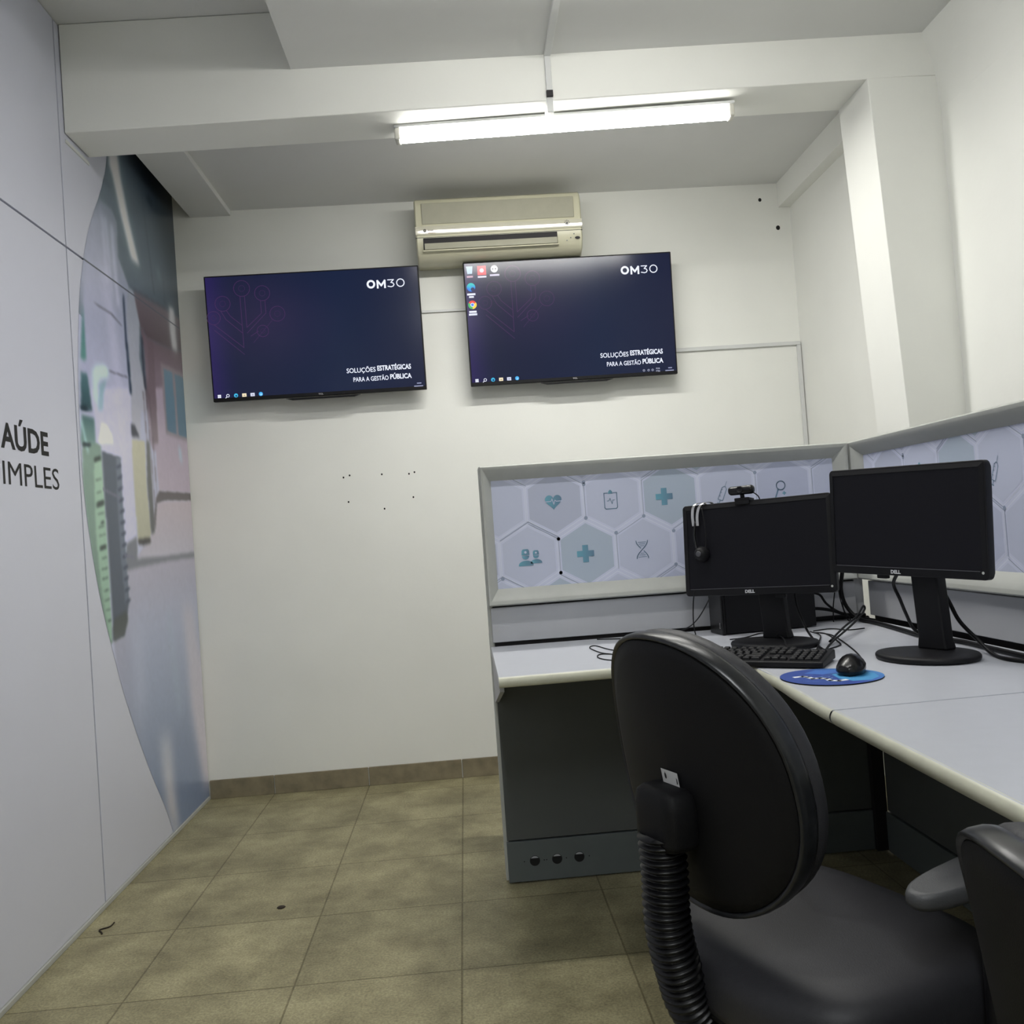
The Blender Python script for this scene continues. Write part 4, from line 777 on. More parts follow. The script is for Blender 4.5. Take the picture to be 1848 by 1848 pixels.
# ---- monitors
def monitor(label, c, yaw, tilt, roll, base_c, dz_side, group='monitors on the corner desk'):
    W_, H_ = 0.435, 0.262
    t = thing('computer_monitor', label, 'monitor', (base_c[0], base_c[1], DZ), yaw, group)
    iw = Matrix.Rotation(-yaw, 4, 'Z') @ Matrix.Translation(-Vector((base_c[0], base_c[1], DZ)))
    C0 = iw @ Vector(c)
    HM = Matrix.Translation(C0) @ Matrix.Rotation(-tilt, 4, 'X') @ Matrix.Rotation(roll, 4, 'Y')
    def xf(mb): mb.v = [tuple(HM @ Vector(v)) for v in mb.v]; return mb
    def rr(hw, hh, r, y, n=6):
        out = []
        for cx_, cz_, a0 in ((hw-r, hh-r, 0), (-hw+r, hh-r, 90), (-hw+r, -hh+r, 180), (hw-r, -hh+r, 270)):
            for k in range(n+1):
                a = math.radians(a0+90*k/n); out.append((cx_+r*math.cos(a), y, cz_+r*math.sin(a)))
        return out
    mb = MB(); mb.rings([rr(W_/2-0.001, H_/2-0.001, 0.010, 0.0), rr(W_/2, H_/2, 0.011, 0.002), rr(W_/2, H_/2, 0.011, 0.018), rr(W_/2-0.006, H_/2-0.006, 0.011, 0.030), rr(W_/2-0.05, H_/2-0.05, 0.02, 0.044)])
    cas = xf(mb).build('casing', M['black_plastic'], t, bevel=0.001)
    # raised bezel around a sunken panel
    x0, x1, z0, z1 = -W_/2+0.0145, W_/2-0.0145, -H_/2+0.020, H_/2-0.0145
    mb = MB(); mb.rings([[(-W_/2+0.004, -0.0004, -H_/2+0.004), (W_/2-0.004, -0.0004, -H_/2+0.004), (W_/2-0.004, -0.0004, H_/2-0.004), (-W_/2+0.004, -0.0004, H_/2-0.004)],
                          [(x0, -0.0030, z0), (x1, -0.0030, z0), (x1, -0.0030, z1), (x0, -0.0030, z1)],
                          [(x0+0.001, 0.0006, z0+0.001), (x1-0.001, 0.0006, z0+0.001), (x1-0.001, 0.0006, z1-0.001), (x0+0.001, 0.0006, z1-0.001)]], cap=False)
    xf(mb).build('bezel', M['black_plastic'], t)
    mb = MB(); mb.box(x0, x1, -0.0012, -0.0002, z0, z1); xf(mb).build('screen', M['screen_off'], t)
    mb = MB(); mb.box(x0+0.004, x1-0.004, -0.0036, -0.0026, z0-0.0014, z0+0.0002); xf(mb).build('bezel_trim', M['bezel_line'], t)
    mb = MB(); mb.v = []; mb.add([(W_/2-0.011+0.0032*math.cos(k*math.pi/6), -0.0036, -H_/2+0.0165+0.0032*math.sin(k*math.pi/6)) for k in range(12)], [tuple(range(12))])
    xf(mb).build('power_button', M['grey_metal'], t)
    ox = -0.020
    pl = [(q, (0.55, 0.55, 0.57), 0) for q in text_tris('DELL', ox-0.014, ox+0.014, -H_/2+0.0050, -H_/2+0.0140, 0.05)]
    ink_mesh('badge', pl, M['art'], t, lambda u, v, l: tuple(HM @ Vector((u, -0.0034, v))))
    # stand: base plate, column, hinge block
    mb = MB(); mb.lathe([(0.110, 0.0), (0.118, 0.002), (0.120, 0.006), (0.120, 0.011), (0.117, 0.0145), (0.095, 0.0165), (0.0, 0.0185)], 48)
    mb.v = [(x, y*0.86, z) for x, y, z in mb.v]
    mb.build('base', M['black_plastic'], t, smooth=True)
    cb = Vector((C0.x*0.25, 0.045, 0)); top = HM @ Vector((0, 0.062, 0.03))
    mb = MB(); R = []
    for k, (sx, sy) in enumerate(((0.040, 0.020), (0.036, 0.018), (0.036, 0.018), (0.036, 0.016))):
        f = (0.0, 0.08, 0.75, 1.0)[k]; p = Vector((cb.x + (top.x-cb.x)*f, cb.y + (top.y-cb.y)*f, 0.016 + (top.z-0.016)*f))
        R.append([(p.x-sx, p.y-sy, p.z), (p.x+sx, p.y-sy, p.z), (p.x+sx, p.y+sy, p.z), (p.x-sx, p.y+sy, p.z)])
    mb.rings(R).build('stand_column', M['black_plastic'], t, bevel=0.006)
    mb = MB(); mb.box(-0.055, 0.055, 0.036, 0.060, -0.045, 0.045); xf(mb).build('hinge_block', M['black_plastic'], t, bevel=0.004)
    mb = MB(); mb.box(dz_side-0.014, dz_side+0.014, 0.012, 0.026, -H_/2-0.010, -H_/2+0.006); xf(mb).build('cable_plug', M['black_plastic'], t, bevel=0.002)
    return t, HM, iw
m2, HM2, iw2 = monitor('farther dark monitor with a headset and webcam on its top edge', (0.797, 2.422, 1.041), -0.727, 0.098, math.radians(-0.9), (0.832, 2.425), 0.06)
m1, HM1, iw1 = monitor('nearer dark monitor, largest in view, in front of the right divider', (1.036, 2.063, 1.090), -1.152, 0.016, math.radians(2.0), (1.062, 2.045), -0.075)
MW2 = Matrix.Translation(Vector(m2.location)) @ Matrix.Rotation(-0.727, 4, 'Z') @ HM2     # monitor head frame in the world

# ---- headset hooked over the farther monitor
hs = thing('headset', 'thin black headset with silver band hanging over the left end of the farther monitor', 'headset', MW2 @ Vector((-0.165, 0.01, 0.131)))
ih = Matrix.Translation(-Vector(hs.location)); H = lambda x, y, z: tuple(ih @ (MW2 @ Vector((x, y, z))))
mb = MB()
for off in (0.0, 0.0125):
    Pp = [(-0.178+off, -0.010, 0.070), (-0.179+off*1.2, -0.013, 0.098), (-0.176+off*1.5, -0.012, 0.123), (-0.168+off*1.8, -0.003, 0.135), (-0.155+off*1.8, 0.016, 0.136), (-0.145+off, 0.034, 0.125)]
    P3 = catmull([Vector(H(*p)) for p in Pp], 5); R = []
    for i, p in enumerate(P3):
        tg = (P3[min(i+1, len(P3)-1)]-P3[max(i-1, 0)]).normalized(); a = (MW2.to_3x3() @ Vector((1, 0, 0))).normalized(); b = tg.cross(a).normalized()
        R.append([p+a*0.0042+b*0.0008, p-a*0.0042+b*0.0008, p-a*0.0042-b*0.0008, p+a*0.0042-b*0.0008])
    mb.rings(R)
mb.build('headband', M['silver'], hs)
MB().tube([H(-0.172, -0.010, 0.082), H(-0.176, -0.013, 0.045), H(-0.172, -0.014, 0.012), H(-0.166, -0.014, -0.004)], 0.0035, 8, smoothn=4).build('slider', M['black_gloss'], hs, smooth=True)
mb = MB(); c = Vector((-0.156, -0.016, -0.012))
Rr = []
for r, d in ((0.0, -0.019), (0.008, -0.019), (0.016, -0.016), (0.0175, -0.010), (0.021, -0.006), (0.023, 0.002), (0.022, 0.009), (0.016, 0.012)):
    Rr.append([H(c.x + r*math.cos(a), c.y + d + 0.004, c.z + r*math.sin(a)) for a in [2*math.pi*k/20 for k in range(20)]])
mb.rings(Rr).build('ear_cushion', M['black_plastic'], hs, smooth=True)
Rr = [[H(c.x + r*math.cos(a), c.y - 0.0158 - dd, c.z + r*math.sin(a)) for a in [2*math.pi*k/16 for k in range(16)]] for r, dd in ((0.008, -0.004), (0.008, 0.001), (0.0055, 0.002))]
MB().rings(Rr).build('ear_disc', M['bezel_line'], hs, smooth=True)
MB().tube([H(-0.150, -0.012, 0.120), H(-0.142, -0.014, 0.08), H(-0.139, -0.013, 0.03), H(-0.142, -0.015, 0.0), H(-0.150, -0.016, -0.012)], 0.0020, 7, smoothn=4).build('inner_band', M['black_plastic'], hs, smooth=True)
# ---- webcam
wc = thing('webcam', 'small black webcam clipped on top of the farther monitor', 'webcam', MW2 @ Vector((-0.030, 0.008, 0.131)))
ih = Matrix.Translation(-Vector(wc.location)); H = lambda x, y, z: tuple(ih @ (MW2 @ Vector((x, y, z))))
R = []
for x, k in ((-0.037, .35), (-0.0355, .75), (-0.032, 0.95), (-0.028, 1), (0.028, 1), (0.032, .95), (0.0355, .75), (0.037, .35)):
    R.append([H(-0.030+x, -0.004 + 0.013*k*math.cos(a), 0.160 + 0.0125*k*math.sin(a)) for a in [2*math.pi*i/20 for i in range(20)]])
MB().rings(R).build('camera_body', M['black_gloss'], wc, smooth=True)
MB().rings([[H(-0.030+r*math.cos(a), -0.0165-d, 0.160+r*math.sin(a)) for a in [2*math.pi*i/20 for i in range(20)]] for r, d in ((0.0105, -0.004), (0.0105, 0.001), (0.007, 0.002), (0.006, 0.0))]).build('lens', M['black_plastic'], wc, smooth=True)
mb = MB(); mb.tube([H(-0.030, 0.0, 0.150), H(-0.030, 0.002, 0.138)], 0.006, 10); mb.build('swivel', M['black_plastic'], wc, smooth=True)
mb = MB(); mb.box(-0.051, -0.008, -0.008, 0.030, 0.1305, 0.139); mb.box(-0.051, -0.008, -0.0075, -0.0045, 0.120, 0.131)
mb.v = [H(*v) for v in mb.v]; mb.build('clip', M['black_plastic'], wc, bevel=0.0015)
MB().tube([H(-0.002, 0.004, 0.153), H(0.006, 0.01, 0.147), H(0.011, 0.02, 0.136), H(0.012, 0.035, 0.10), H(0.0, 0.06, -0.05)], 0.0016, 7, smoothn=5).build('cord', M['cable'], wc, smooth=True)

# ---- computer tower
pc = thing('computer_tower', 'small black computer case standing on the desk behind the farther monitor', 'computer', (0.785, 2.715, DZ), 0.12)
MB().box(0.0, 0.300, 0.0, 0.095, 0.003, 0.29).build('case', M['black_plastic'], pc, bevel=0.003)
MB().box(-0.014, 0.0, -0.002, 0.097, 0.0, 0.292).build('front_cover', M['black_gloss'], pc, bevel=0.004)
MB().box(-0.0148, -0.0135, 0.012, 0.018, 0.020, 0.038).build('badge', M['silver'], pc)

# ---- keyboard
kyaw = -0.60
kb = thing('keyboard', 'full-size black keyboard between chair back and farther monitor', 'keyboard', (0.798-0.43*math.cos(kyaw)*1.0, 2.010-0.43*math.sin(kyaw), DZ), kyaw)
KD, KW = 0.138, 0.43
MB().prism([(0, 0, 0.003), (0, 0, 0.016), (0, KD-0.01, 0.028), (0, KD, 0.026), (0, KD, 0.004)], (KW, 0, 0)).build('case', M['black_plastic'], kb, bevel=0.003)
random.seed(7)
slope = 0.012/(KD-0.01)
def key_row(y, xs, wds):
    for x, wd in zip(xs, wds):
        z = 0.0165 + slope*y; mb = MB(); R = []
        for dzz, ins in ((0, 0.0), (0.005, 0.0015), (0.0062, 0.0032)):
            R.append([(x+ins, y+ins, z+dzz), (x+wd-ins, y+ins, z+dzz), (x+wd-ins, y+0.0155-ins, z+dzz+slope*0.015), (x+ins, y+0.0155-ins, z+dzz+slope*0.015)])
        mb.rings(R)
        h = z+0.0065
        if wd < 0.03:
            mb.add([(x+0.005, y+0.0085, h+slope*0.009), (x+0.0075, y+0.0085, h+slope*0.009), (x+0.0075, y+0.0120, h+slope*0.012), (x+0.005, y+0.0120, h+slope*0.012)], [(0, 1, 2, 3)], 1)
        mb.build('key', [M['key'], M['key_print']], kb)
rows = [0.012, 0.030, 0.048, 0.066, 0.084, 0.106]
for ri, y in enumerate(rows):
    p = 0.0187; main = []
    if ri == 0: seq = [1.3, 1.1, 1.3, 6.0, 1.3, 1.1, 1.1, 1.3]
    elif ri == 1: seq = [2.2] + [1]*10 + [2.3]
    elif ri == 2: seq = [1.7] + [1]*11 + [1.8]
    elif ri == 3: seq = [1.5] + [1]*12 + [1.0]
    elif ri == 4: seq = [1]*13 + [1.5]
    else: seq = [1, .45, 1, 1, 1, 1, .3, 1, 1, 1, 1, .3, 1, 1, 1, 1]
    x = 0.012; xs = []; ws = []
    tot = sum(seq)
    for s in seq:
        wpx = s/tot*0.272
        if not (ri == 5 and s < 0.6): xs.append(x); ws.append(wpx-0.0025)
        x += wpx
    key_row(y, xs, ws)
    nav = {0: [0, 1, 2], 1: [1], 3: [0, 1, 2], 4: [0, 1, 2], 5: [0, 1, 2]}.get(ri, [])
    key_row(y, [0.291+0.0187*k for k in nav], [0.0162]*len(nav))
    if ri < 5:
        n = [0, 1, 2, 3]; key_row(y, [0.351+0.0178*k for k in n], [0.0155]*4)
key_print_bar = MB().box(0.355, 0.395, 0.110, 0.118, 0.0265, 0.0272).build('status_panel', M['key_print'], kb)

# ---- mouse mat and mouse
mm = thing('mouse_mat', 'blue round mouse mat with a white wave logo near the desk edge', 'mouse mat', (0.773, 1.908, DZ), 0)
mb = MB(); outl = []
for k in range(48):
    a = 2*math.pi*k/48; r = 0.104*(1+0.035*math.cos(2*(a-2.9))+0.02*math.cos(3*a)); outl.append((r*math.cos(a), r*math.sin(a)))
mb.prism([(x, y, 0.0003) for x, y in outl], (0, 0, 0.0024)).build('foam', M['cable'], mm)
P = []; db = lambda x, y: tuple(lin(k)*0.95 for k in ((38+30*max(0, x/0.1), 70+60*max(0, (x+0.2*y)/0.1), 150+45*max(0, x/0.1))))
cen = (0, 0)
for k in range(48):
    a, b = outl[k], outl[(k+1) % 48]; P.append(([cen, a, b], [db(*cen), db(*a), db(*b)], 0))
# direction towards the reader: along (0.9,-0.43)
ux, uy = 0.88, -0.47; vx, vy = 0.47, 0.88
q_ = lambda a, b: (a*ux+b*vx, a*uy+b*vy)
sky = tuple(lin(k)*0.95 for k in (70, 150, 205)); whi = (0.8, 0.85, 0.92)
P += [(T, sky, 1) for T in tess([q_(0.02, -0.03), q_(0.05, -0.055), q_(0.085, -0.04), q_(0.098, 0.0), q_(0.085, 0.045), q_(0.05, 0.07), q_(0.02, 0.05), q_(0.0, 0.02)])]
P += [(T, tuple(lin(k)*0.95 for k in (60, 110, 190)), 1) for T in tess([q_(-0.06, 0.03), q_(-0.02, 0.02), q_(0.02, 0.05), q_(0.0, 0.08), q_(-0.04, 0.075)])]
for q in stroke([q_(-0.072, -0.018), q_(-0.058, -0.008), q_(-0.046, -0.016), q_(-0.034, -0.034), q_(-0.020, -0.026), q_(-0.006, -0.034), q_(0.004, -0.052), q_(0.022, -0.056), q_(0.034, -0.044)], 0.0125): P.append((q, whi, 3))
for q in ringp(q_(-0.008, -0.018), 0.013, 0.0028, 14, 0.6, 5.6): P.append((q, tuple(lin(k) for k in (150, 190, 235)), 2))
for q in stroke([q_(-0.05, -0.062), q_(-0.01, -0.070), q_(0.02, -0.066)], 0.0022): P.append((q, tuple(lin(k)*0.95 for k in (90, 130, 200)), 2))
ink_mesh('print', P, M['pad_ink'], mm, lambda u, v, l: (u, v, 0.0030+0.00015*l))
myaw = math.radians(-30)
ms = thing('computer_mouse', 'black corded mouse lying on the blue mat', 'mouse', (0.828, 1.926, DZ+0.0035), myaw)
mb = MB(); R = []
for t in [k/14 for k in range(15)]:
    y = -0.052 + 0.104*t; wv = 0.030*(1-abs(2*t-1)**3.2)**0.5*(1.0-0.06*t) + 0.002; hh = 0.041*(math.sin(math.pi*(0.10+0.80*(1-t)**0.85))**0.75)
    R.append([(wv*math.cos(a)*(1.0 if math.sin(a) > 0 else 0.94), y, max(0.0, 0.008 + (hh-0.008)*math.sin(a)) if math.sin(a) >= 0 else 0.008+0.008*math.sin(a)) for a in [2*math.pi*k/20 for k in range(20)]])
mb.rings(R).build('shell', M['black_gloss'], ms, smooth=True)
mb = MB(); mb.tube([(-0.003, 0.026, 0.026), (0.003, 0.026, 0.026)], 0.009, 14); mb.build('scroll_wheel', M['rubber'], ms, smooth=True)
MB().box(-0.0006, 0.0006, 0.012, 0.050, 0.018, 0.0295).build('button_split', M['hole'], ms)

# ---- cables
def cable(label, pts, r, sm=6, n=7):
    return tag(MB().tube(pts, r, n, smoothn=sm).build('cable', M['cable'], smooth=True), label, 'cable')
D = DZ
cable('thin cable hanging from the left end of the farther monitor toward the divider', [(0.690, 2.50, 0.925), (0.688, 2.55, 0.887), (0.672, 2.62, 0.832), (0.650, 2.68, 0.800), (0.600, 2.74, 0.780), (0.52, 2.80, D+.003), (0.40, 2.84, D+.003)], 0.0018)
cable('thin cable with a small loop falling beside the farther monitor onto the desk', [(0.640, 2.50, 0.928), (0.633, 2.50, 0.89), (0.630, 2.50, 0.827), (0.636, 2.48, 0.785), (0.66, 2.45, D+.003), (0.672, 2.44, D+.003), (0.680, 2.452, D+.003), (0.672, 2.462, D+.003), (0.664, 2.45, D+.004)], 0.0018)
cable('thin looped wire lying on the desk beside the top of the chair back', [(0.50, 2.44, D+.002), (0.409, 2.575, D+.002), (0.375, 2.700, D+.002), (0.352, 2.665, D+.002), (0.367, 2.545, D+.002), (0.396, 2.490, D+.002), (0.44, 2.40, D+.002), (0.377, 2.385, D+.002), (0.346, 2.450, D+.002), (0.363, 2.514, D+.002), (0.43, 2.47, D+.002)], 0.0016)
cable('thick black cable curving down into the corner between the two monitors', [(1.19, 2.78, 0.93), (1.198, 2.82, 0.867), (1.216, 2.83, 0.812), (1.236, 2.79, D+.010), (1.242, 2.690, D+.008), (1.227, 2.518, D+.008), (1.21, 2.33, D+.008), (1.235, 2.20, D+.008), (1.230, 2.05, D+.008), (1.225, 1.88, D+.008), (1.235, 1.6, D+.008)], 0.0065)
cable('black cable running from the nearer monitor plug down to the desk', [(1.082, 2.20, 0.955), (1.095, 2.25, 0.925), (1.118, 2.27, 0.885), (1.146, 2.30, 0.842), (1.180, 2.33, 0.795), (1.210, 2.32, D+.008)], 0.0045)
cable('thick cable hanging behind the nearer monitor stand toward the right', [(1.145, 2.12, 0.93), (1.155, 2.10, 0.888), (1.172, 2.09, 0.84), (1.200, 2.07, 0.797), (1.195, 2.00, D+.005), (1.185, 1.93, D+.005), (1.205, 1.86, D+.005), (1.23, 1.72, D+.005)], 0.0050)
cable('mouse cable curving back over the desk from the blue mat', [(0.866, 1.974, D+.020), (0.880, 2.000, D+.012), (0.919, 2.074, D+.003), (0.962, 2.203, D+.002), (1.012, 2.399, D+.002), (1.038, 2.534, D+.002), (1.029, 2.601, D+.002)], 0.0019)
cable('folded black cable bundle sticking up between keyboard and corner', [(0.885, 2.215, D+.006), (0.957, 2.335, D+.012), (1.065, 2.480, 0.790), (1.150, 2.600, 0.800), (1.205, 2.68, 0.812), (1.222, 2.71, 0.818), (1.212, 2.70, 0.824), (1.150, 2.61, 0.806), (1.06, 2.50, 0.790), (0.96, 2.36, D+.010)], 0.0030)
cable('black cable dropping from the underside of the farther monitor to the keyboard', [(0.905, 2.44, 0.905), (0.915, 2.46, 0.868), (0.935, 2.48, 0.825), (0.955, 2.50, 0.790), (0.950, 2.44, D+.004), (0.915, 2.32, D+.004), (0.898, 2.24, D+.006)], 0.0034)
cable('keyboard cable arching over the base of the farther monitor', [(0.775, 2.165, D+.028), (0.800, 2.25, D+.030), (0.835, 2.36, D+.028), (0.850, 2.46, D+.026), (0.835, 2.53, D+.024), (0.79, 2.55, D+.012), (0.76, 2.60, D+.003)], 0.0019)
cable('upper black cable plugged into the right side of the computer case', [(1.085, 2.80, 0.870), (1.13, 2.83, 0.857), (1.155, 2.84, 0.825), (1.195, 2.84, 0.795), (1.25, 2.82, D+.012), (1.268, 2.75, D+.008)], 0.0040)
cable('lower black cable plugged into the right side of the computer case', [(1.078, 2.81, 0.815), (1.123, 2.84, 0.812), (1.169, 2.84, 0.803), (1.222, 2.845, 0.785), (1.262, 2.80, D+.020)], 0.0055)
cable('flat run of cable along the foot of the divider right of the computer case', [(1.09, 2.858, D+.010), (1.16, 2.860, D+.011), (1.24, 2.860, D+.011), (1.270, 2.80, D+.009)], 0.0075)
cable('slack thin wire squiggle on the desk left of the mouse cable', [(1.018, 2.609, D+.002), (1.035, 2.567, D+.002), (0.994, 2.376, D+.002), (0.966, 2.321, D+.002), (0.903, 2.267, D+.002)], 0.0020)
cable('thin wire curling on the desk beside the farther monitor base', [(1.008, 2.617, D+.005), (1.003, 2.531, D+.005), (0.949, 2.405, D+.005), (0.89, 2.275, D+.005)], 0.0020)
cable('thin wire lying toward the corner of the desk', [(1.024, 2.632, D+.004), (1.086, 2.651, D+.004), (1.115, 2.598, D+.004), (1.169, 2.606, D+.004)], 0.0020)
cable('straight thin wire hanging at the right end of the farther monitor', [(1.172, 2.79, 0.92), (1.168, 2.80, 0.865), (1.160, 2.80, 0.818), (1.153, 2.79, D+.006)], 0.0020)
cable('looping thin wire hanging near the divider corner', [(1.176, 2.78, 0.92), (1.182, 2.80, 0.865), (1.190, 2.80, 0.816), (1.203, 2.80, 0.775), (1.209, 2.79, D+.005), (1.204, 2.79, 0.785), (1.193, 2.80, 0.81), (1.183, 2.79, 0.90)], 0.0018)

# ================================================================ office chairs
def office_chair(label, origin, rz, dh, rec, group='black office chairs at the desk'):
    t = thing('office_chair', label, 'chair', (origin[0], origin[1], 0), rz, group)
    hs_ = 0.485 + dh
    # --- backrest
    wb_, wt_, h_, ex, bow = 0.466, 0.408, 0.436, 2.21, 0.049
    Cb = Vector((0, -0.255, 0.743+dh)); upv = Vector((0, -math.sin(rec), math.cos(rec))); fw = Vector((0, math.cos(rec), math.sin(rec))); rt = Vector((1, 0, 0))
    n = 64
    def bp(s, c, v0=0):
        out = []
        for k in range(n):
            a = 2*math.pi*k/n; cu, sv = math.cos(a), math.sin(a)
            u = math.copysign(abs(cu)**(2/ex), cu); v = math.copysign(abs(sv)**(2/ex), sv)
            hw = wb_/2 + (wt_-wb_)/2*(v+1)/2
            out.append(tuple(Cb + rt*(u*hw*s) + upv*(v*h_/2*s) + fw*(bow*(u*s)**2 + c)))
        return out
    MB().rings([bp(0.02, -0.004), bp(0.3, -0.004), bp(0.6, -0.003), bp(0.85, -0.001), bp(0.955, 0.001), bp(0.965, 0.006)]).build('back_shell', M['shell'], t, smooth=True)
    MB().rings([bp(0.962, 0.003), bp(0.982, -0.002), bp(0.996, 0.000), bp(1.004, 0.007), bp(1.004, 0.020), bp(0.996, 0.027), bp(0.975, 0.030)], cap=False).build('back_rim', M['rim'], t, smooth=True)
    MB().rings([bp(0.965, 0.026), bp(0.985, 0.029), bp(0.992, 0.038), bp(0.984, 0.050), bp(0.95, 0.060), bp(0.87, 0.067), bp(0.6, 0.071), bp(0.3, 0.072), bp(0.02, 0.072)]).build('back_cushion', M['vinyl'], t, smooth=True)
    # asset sticker on the back shell
    def bl(a, b, c): return tuple(Cb + rt*a + upv*b + fw*(bow*(a/0.23)**2 + c))
    st = MB().add([bl(-0.024, -0.011, -0.0052), bl(0.024, -0.011, -0.0052), bl(0.024, 0.011, -0.0052), bl(-0.024, 0.011, -0.0052)], [(0, 1, 2, 3)])
    # --- upright cover (rounded block) and corrugated sleeve
    def rblock(cy, cz, sx, sy, z0, z1, nm, m):
        mb = MB(); mb.box(-sx, sx, cy-sy, cy+sy, z0, z1); return mb.build(nm, m, t, bevel=0.018, bseg=4)
    mb = MB(); R = []
    for z, k in ((0.640, 0.93), (0.650, 1.0), (0.700, 1.0), (0.718, 0.93), (0.726, 0.72)):
        R.append([(math.copysign(abs(math.cos(a))**0.45, math.cos(a))*0.052*k, -0.272 + math.copysign(abs(math.sin(a))**0.55, math.sin(a))*0.030*k, z+dh) for a in [2*math.pi*i/28 for i in range(28)]])
    mb.rings(R).build('upright_cover', M['shell'], t, smooth=True)
    path = catmull([Vector(p) for p in ((0, -0.284, 0.655+dh), (0, -0.282, 0.600+dh), (0, -0.284, 0.54+dh), (0, -0.280, 0.495+dh), (0, -0.270, 0.449+dh), (0, -0.252, 0.390+dh), (0, -0.205, 0.330+dh), (0, -0.13, 0.305+dh), (0, -0.05, 0.315+dh))], 24)
    # resample evenly then corrugate
    L_ = [0]
    for a, b in zip(path[:-1], path[1:]): L_.append(L_[-1]+(b-a).length)
    N_ = int(L_[-1]/0.0115)*6; P2 = []; rs = []; j = 0
    for i in range(N_+1):
        s = L_[-1]*i/N_
        while j < len(L_)-2 and L_[j+1] < s: j += 1
        f = (s-L_[j])/max(1e-9, L_[j+1]-L_[j]); P2.append(path[j].lerp(path[j+1], f)); rs.append(0.0325 + 0.0042*math.cos(2*math.pi*i/6))
    mb = MB(); mb.tube(P2, 0.03, 22, rs=rs)
    mb.build('corrugated_sleeve', M['rubber'], t, smooth=True)
    # --- seat
    def sp(s, z, yo=0.0):
        out = []
        for k in range(64):
            a = 2*math.pi*k/64; cu, sv = math.cos(a), math.sin(a)
            ee = 4.0 if (cu > 0 and sv < 0) else (2.2 if sv < 0 else 3.2); u = math.copysign(abs(cu)**(2/ee), cu); v = math.copysign(abs(sv)**(2/ee), sv)
            wd = 0.256*(1.0 - 0.06*max(0, v)**2)
            zz = z - (0.030*max(0, v-0.35)**2*s if z > 0.44 else 0) - 0.010*(1-abs(u*s)**2)*(z > 0.46)
            out.append((0.030 + u*wd*s, -0.018 + v*0.226*s + yo, zz + dh))
        return out
    MB().rings([sp(0.92, 0.382), sp(0.985, 0.388), sp(1.0, 0.402), sp(1.0, 0.432), sp(0.985, 0.455), sp(0.95, 0.471), sp(0.88, 0.483), sp(0.72, 0.489), sp(0.4, 0.490), sp(0.02, 0.490)]).build('seat', M['vinyl'], t, smooth=True)
    MB().rings([sp(0.70, 0.368), sp(0.92, 0.372), sp(0.985, 0.380), sp(0.985, 0.392)]).build('seat_shell', M['shell'], t, smooth=True)
    # --- mechanism, gas column, star base
    MB().box(-0.07, 0.07, -0.12, 0.14, 0.335+dh, 0.388+dh).build('tilt_mechanism', M['black_plastic'], t, bevel=0.008)
    MB().tube([(0.06, 0.03, 0.355+dh), (0.19, 0.05, 0.352+dh), (0.235, 0.05, 0.345+dh)], 0.005, 8, smoothn=3).build('lever', M['black_plastic'], t, smooth=True)
    MB().lathe([(0.014, 0.0), (0.014, 0.345+dh-0.09)], 20, (0, 0, 0.09)).build('gas_column', M['black_gloss'], t, smooth=True)
    MB().lathe([(0.028, 0.0), (0.026, max(0.10, 0.20+dh-0.09))], 20, (0, 0, 0.085)).build('column_cover', M['black_plastic'], t, smooth=True)
    MB().lathe([(0.04, 0.0), (0.045, 0.012), (0.040, 0.05), (0.030, 0.058)], 24, (0, 0, 0.068)).build('hub', M['black_plastic'], t, smooth=True)
    for k in range(5):
        a = 2*math.pi*k/5 + 0.35; c, s = math.cos(a), math.sin(a)
        R = []
        for r, hw, z0, z1 in ((0.030, 0.026, 0.074, 0.116), (0.15, 0.020, 0.066, 0.100), (0.275, 0.015, 0.058, 0.080), (0.29, 0.010, 0.060, 0.076)):
            R.append([(r*c - s*hw, r*s + c*hw, z0), (r*c + s*hw, r*s - c*hw, z0), (r*c + s*hw*0.7, r*s - c*hw*0.7, z1), (r*c - s*hw*0.7, r*s + c*hw*0.7, z1)])
        lg = MB().rings(R).build('leg', M['black_plastic'], t, bevel=0.004)
        mb = MB()
        for q in (-1, 1):
            cx_, cy_ = 0.272*c - s*0.013*q, 0.272*s + c*0.013*q
            mb.rings([[(cx_ - s*o_ + c*0.026*math.cos(b)*kk, cy_ + c*o_ + s*0.026*math.cos(b)*kk, 0.027 + 0.026*math.sin(b)*kk) for b in [2*math.pi*i/18 for i in range(18)]] for o_, kk in ((-0.009, 0.9), (-0.007, 1.0), (0.007, 1.0), (0.009, 0.9))])
        mb.build('caster', M['black_plastic'], lg, smooth=False)
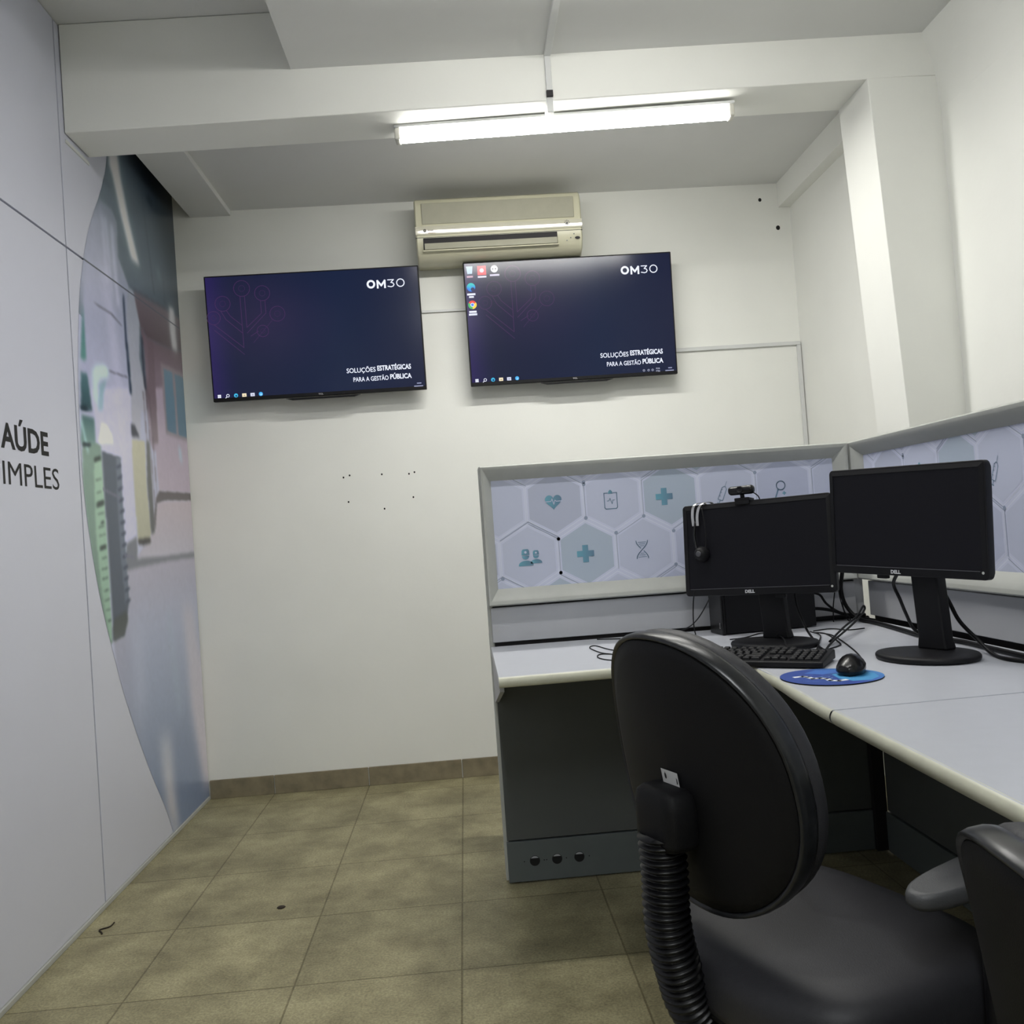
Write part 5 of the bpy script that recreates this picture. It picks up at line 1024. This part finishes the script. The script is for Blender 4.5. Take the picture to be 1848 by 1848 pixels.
    # --- armrests
    for q in (-1, 1):
        X0 = q*0.292; za = 0.612 + dh
        mb = MB(); mb.tube([(q*0.06, 0.03, 0.352+dh), (q*0.26, 0.03, 0.350+dh), (q*0.302, 0.03, 0.372+dh), (q*0.306, 0.035, 0.50+dh), (X0, 0.05, 0.590+dh)], 0.014, 10, smoothn=5)
        ar = mb.build('arm_post', M['black_plastic'], t, smooth=True)
        def ap(s, z):
            out = []
            for k in range(32):
                a = 2*math.pi*k/32; cu, sv = math.cos(a), math.sin(a)
                u = math.copysign(abs(cu)**(2/2.4), cu); v = math.copysign(abs(sv)**(2/3.2), sv)
                hw = 0.037 + 0.006*v
                out.append((X0 + u*hw*s + q*0.006*(v), 0.035 + v*(0.125*s - 0.004*(1-s)), z + 0.010*v))
            return out
        MB().rings([ap(0.80, za-0.014), ap(0.95, za-0.011), ap(1.0, za-0.004), ap(1.0, za+0.006), ap(0.965, za+0.0115), ap(0.90, za+0.013), ap(0.3, za+0.0135)]).build('armrest', M['armpad'], t, smooth=True)
    return t, bl, rec
y1 = 0.4 - math.pi/2
ch1, bl, rec1 = office_chair('black office chair in the centre foreground, white sticker on its back', (0.528, 1.465), y1, 0.0, 0.158)
sk = MB().add([bl(-0.020, -0.016, -0.0062), bl(0.022, -0.016, -0.0062), bl(0.022, 0.006, -0.0062), bl(-0.020, 0.006, -0.0062)], [(0, 1, 2, 3)]).build('sticker', M['label_white'], ch1)
FS = lambda u, v, l: bl(u, v, -0.0064-0.0002*l)
ink_mesh('sticker_mark', [(disc((-0.010, -0.004), 0.0028, 10, 0.0050), (0.02, 0.02, 0.02), 0), ([(-0.0115, -0.003), (-0.0085, -0.003), (-0.010, 0.0035)], (0.02, 0.02, 0.02), 0), ([(0.0165, -0.0125), (0.0195, -0.0115), (0.0190, -0.004), (0.0170, -0.002)], (0.04, 0.04, 0.04), 0)], M['art'], sk, FS)
office_chair('black office chair cut off by the lower right corner, only its back edge showing', (0.685, 0.654), -0.097 - math.pi/2, -0.103, 0.163)

# ---------------------------------------------------------------- bits on the floor
tag(MB().tube([(-1.170, 2.880, .0025), (-1.172, 2.850, .0025), (-1.196, 2.832, .0025), (-1.182, 2.812, .0025), (-1.176, 2.800, .0025)], 0.0022, 6, smoothn=5).build('twig', M['debris'], smooth=True), 'small dark curled scrap on the floor tiles near the left wall', 'scrap')
tag(MB().lathe([(0.002, 0.0), (0.014, 0.001), (0.009, 0.004), (0.0, 0.005)], 9, (-0.655, 2.880, 0.0002)).build('scrap', M['debris'], smooth=True), 'tiny dark crumb in the middle of the open floor', 'scrap')
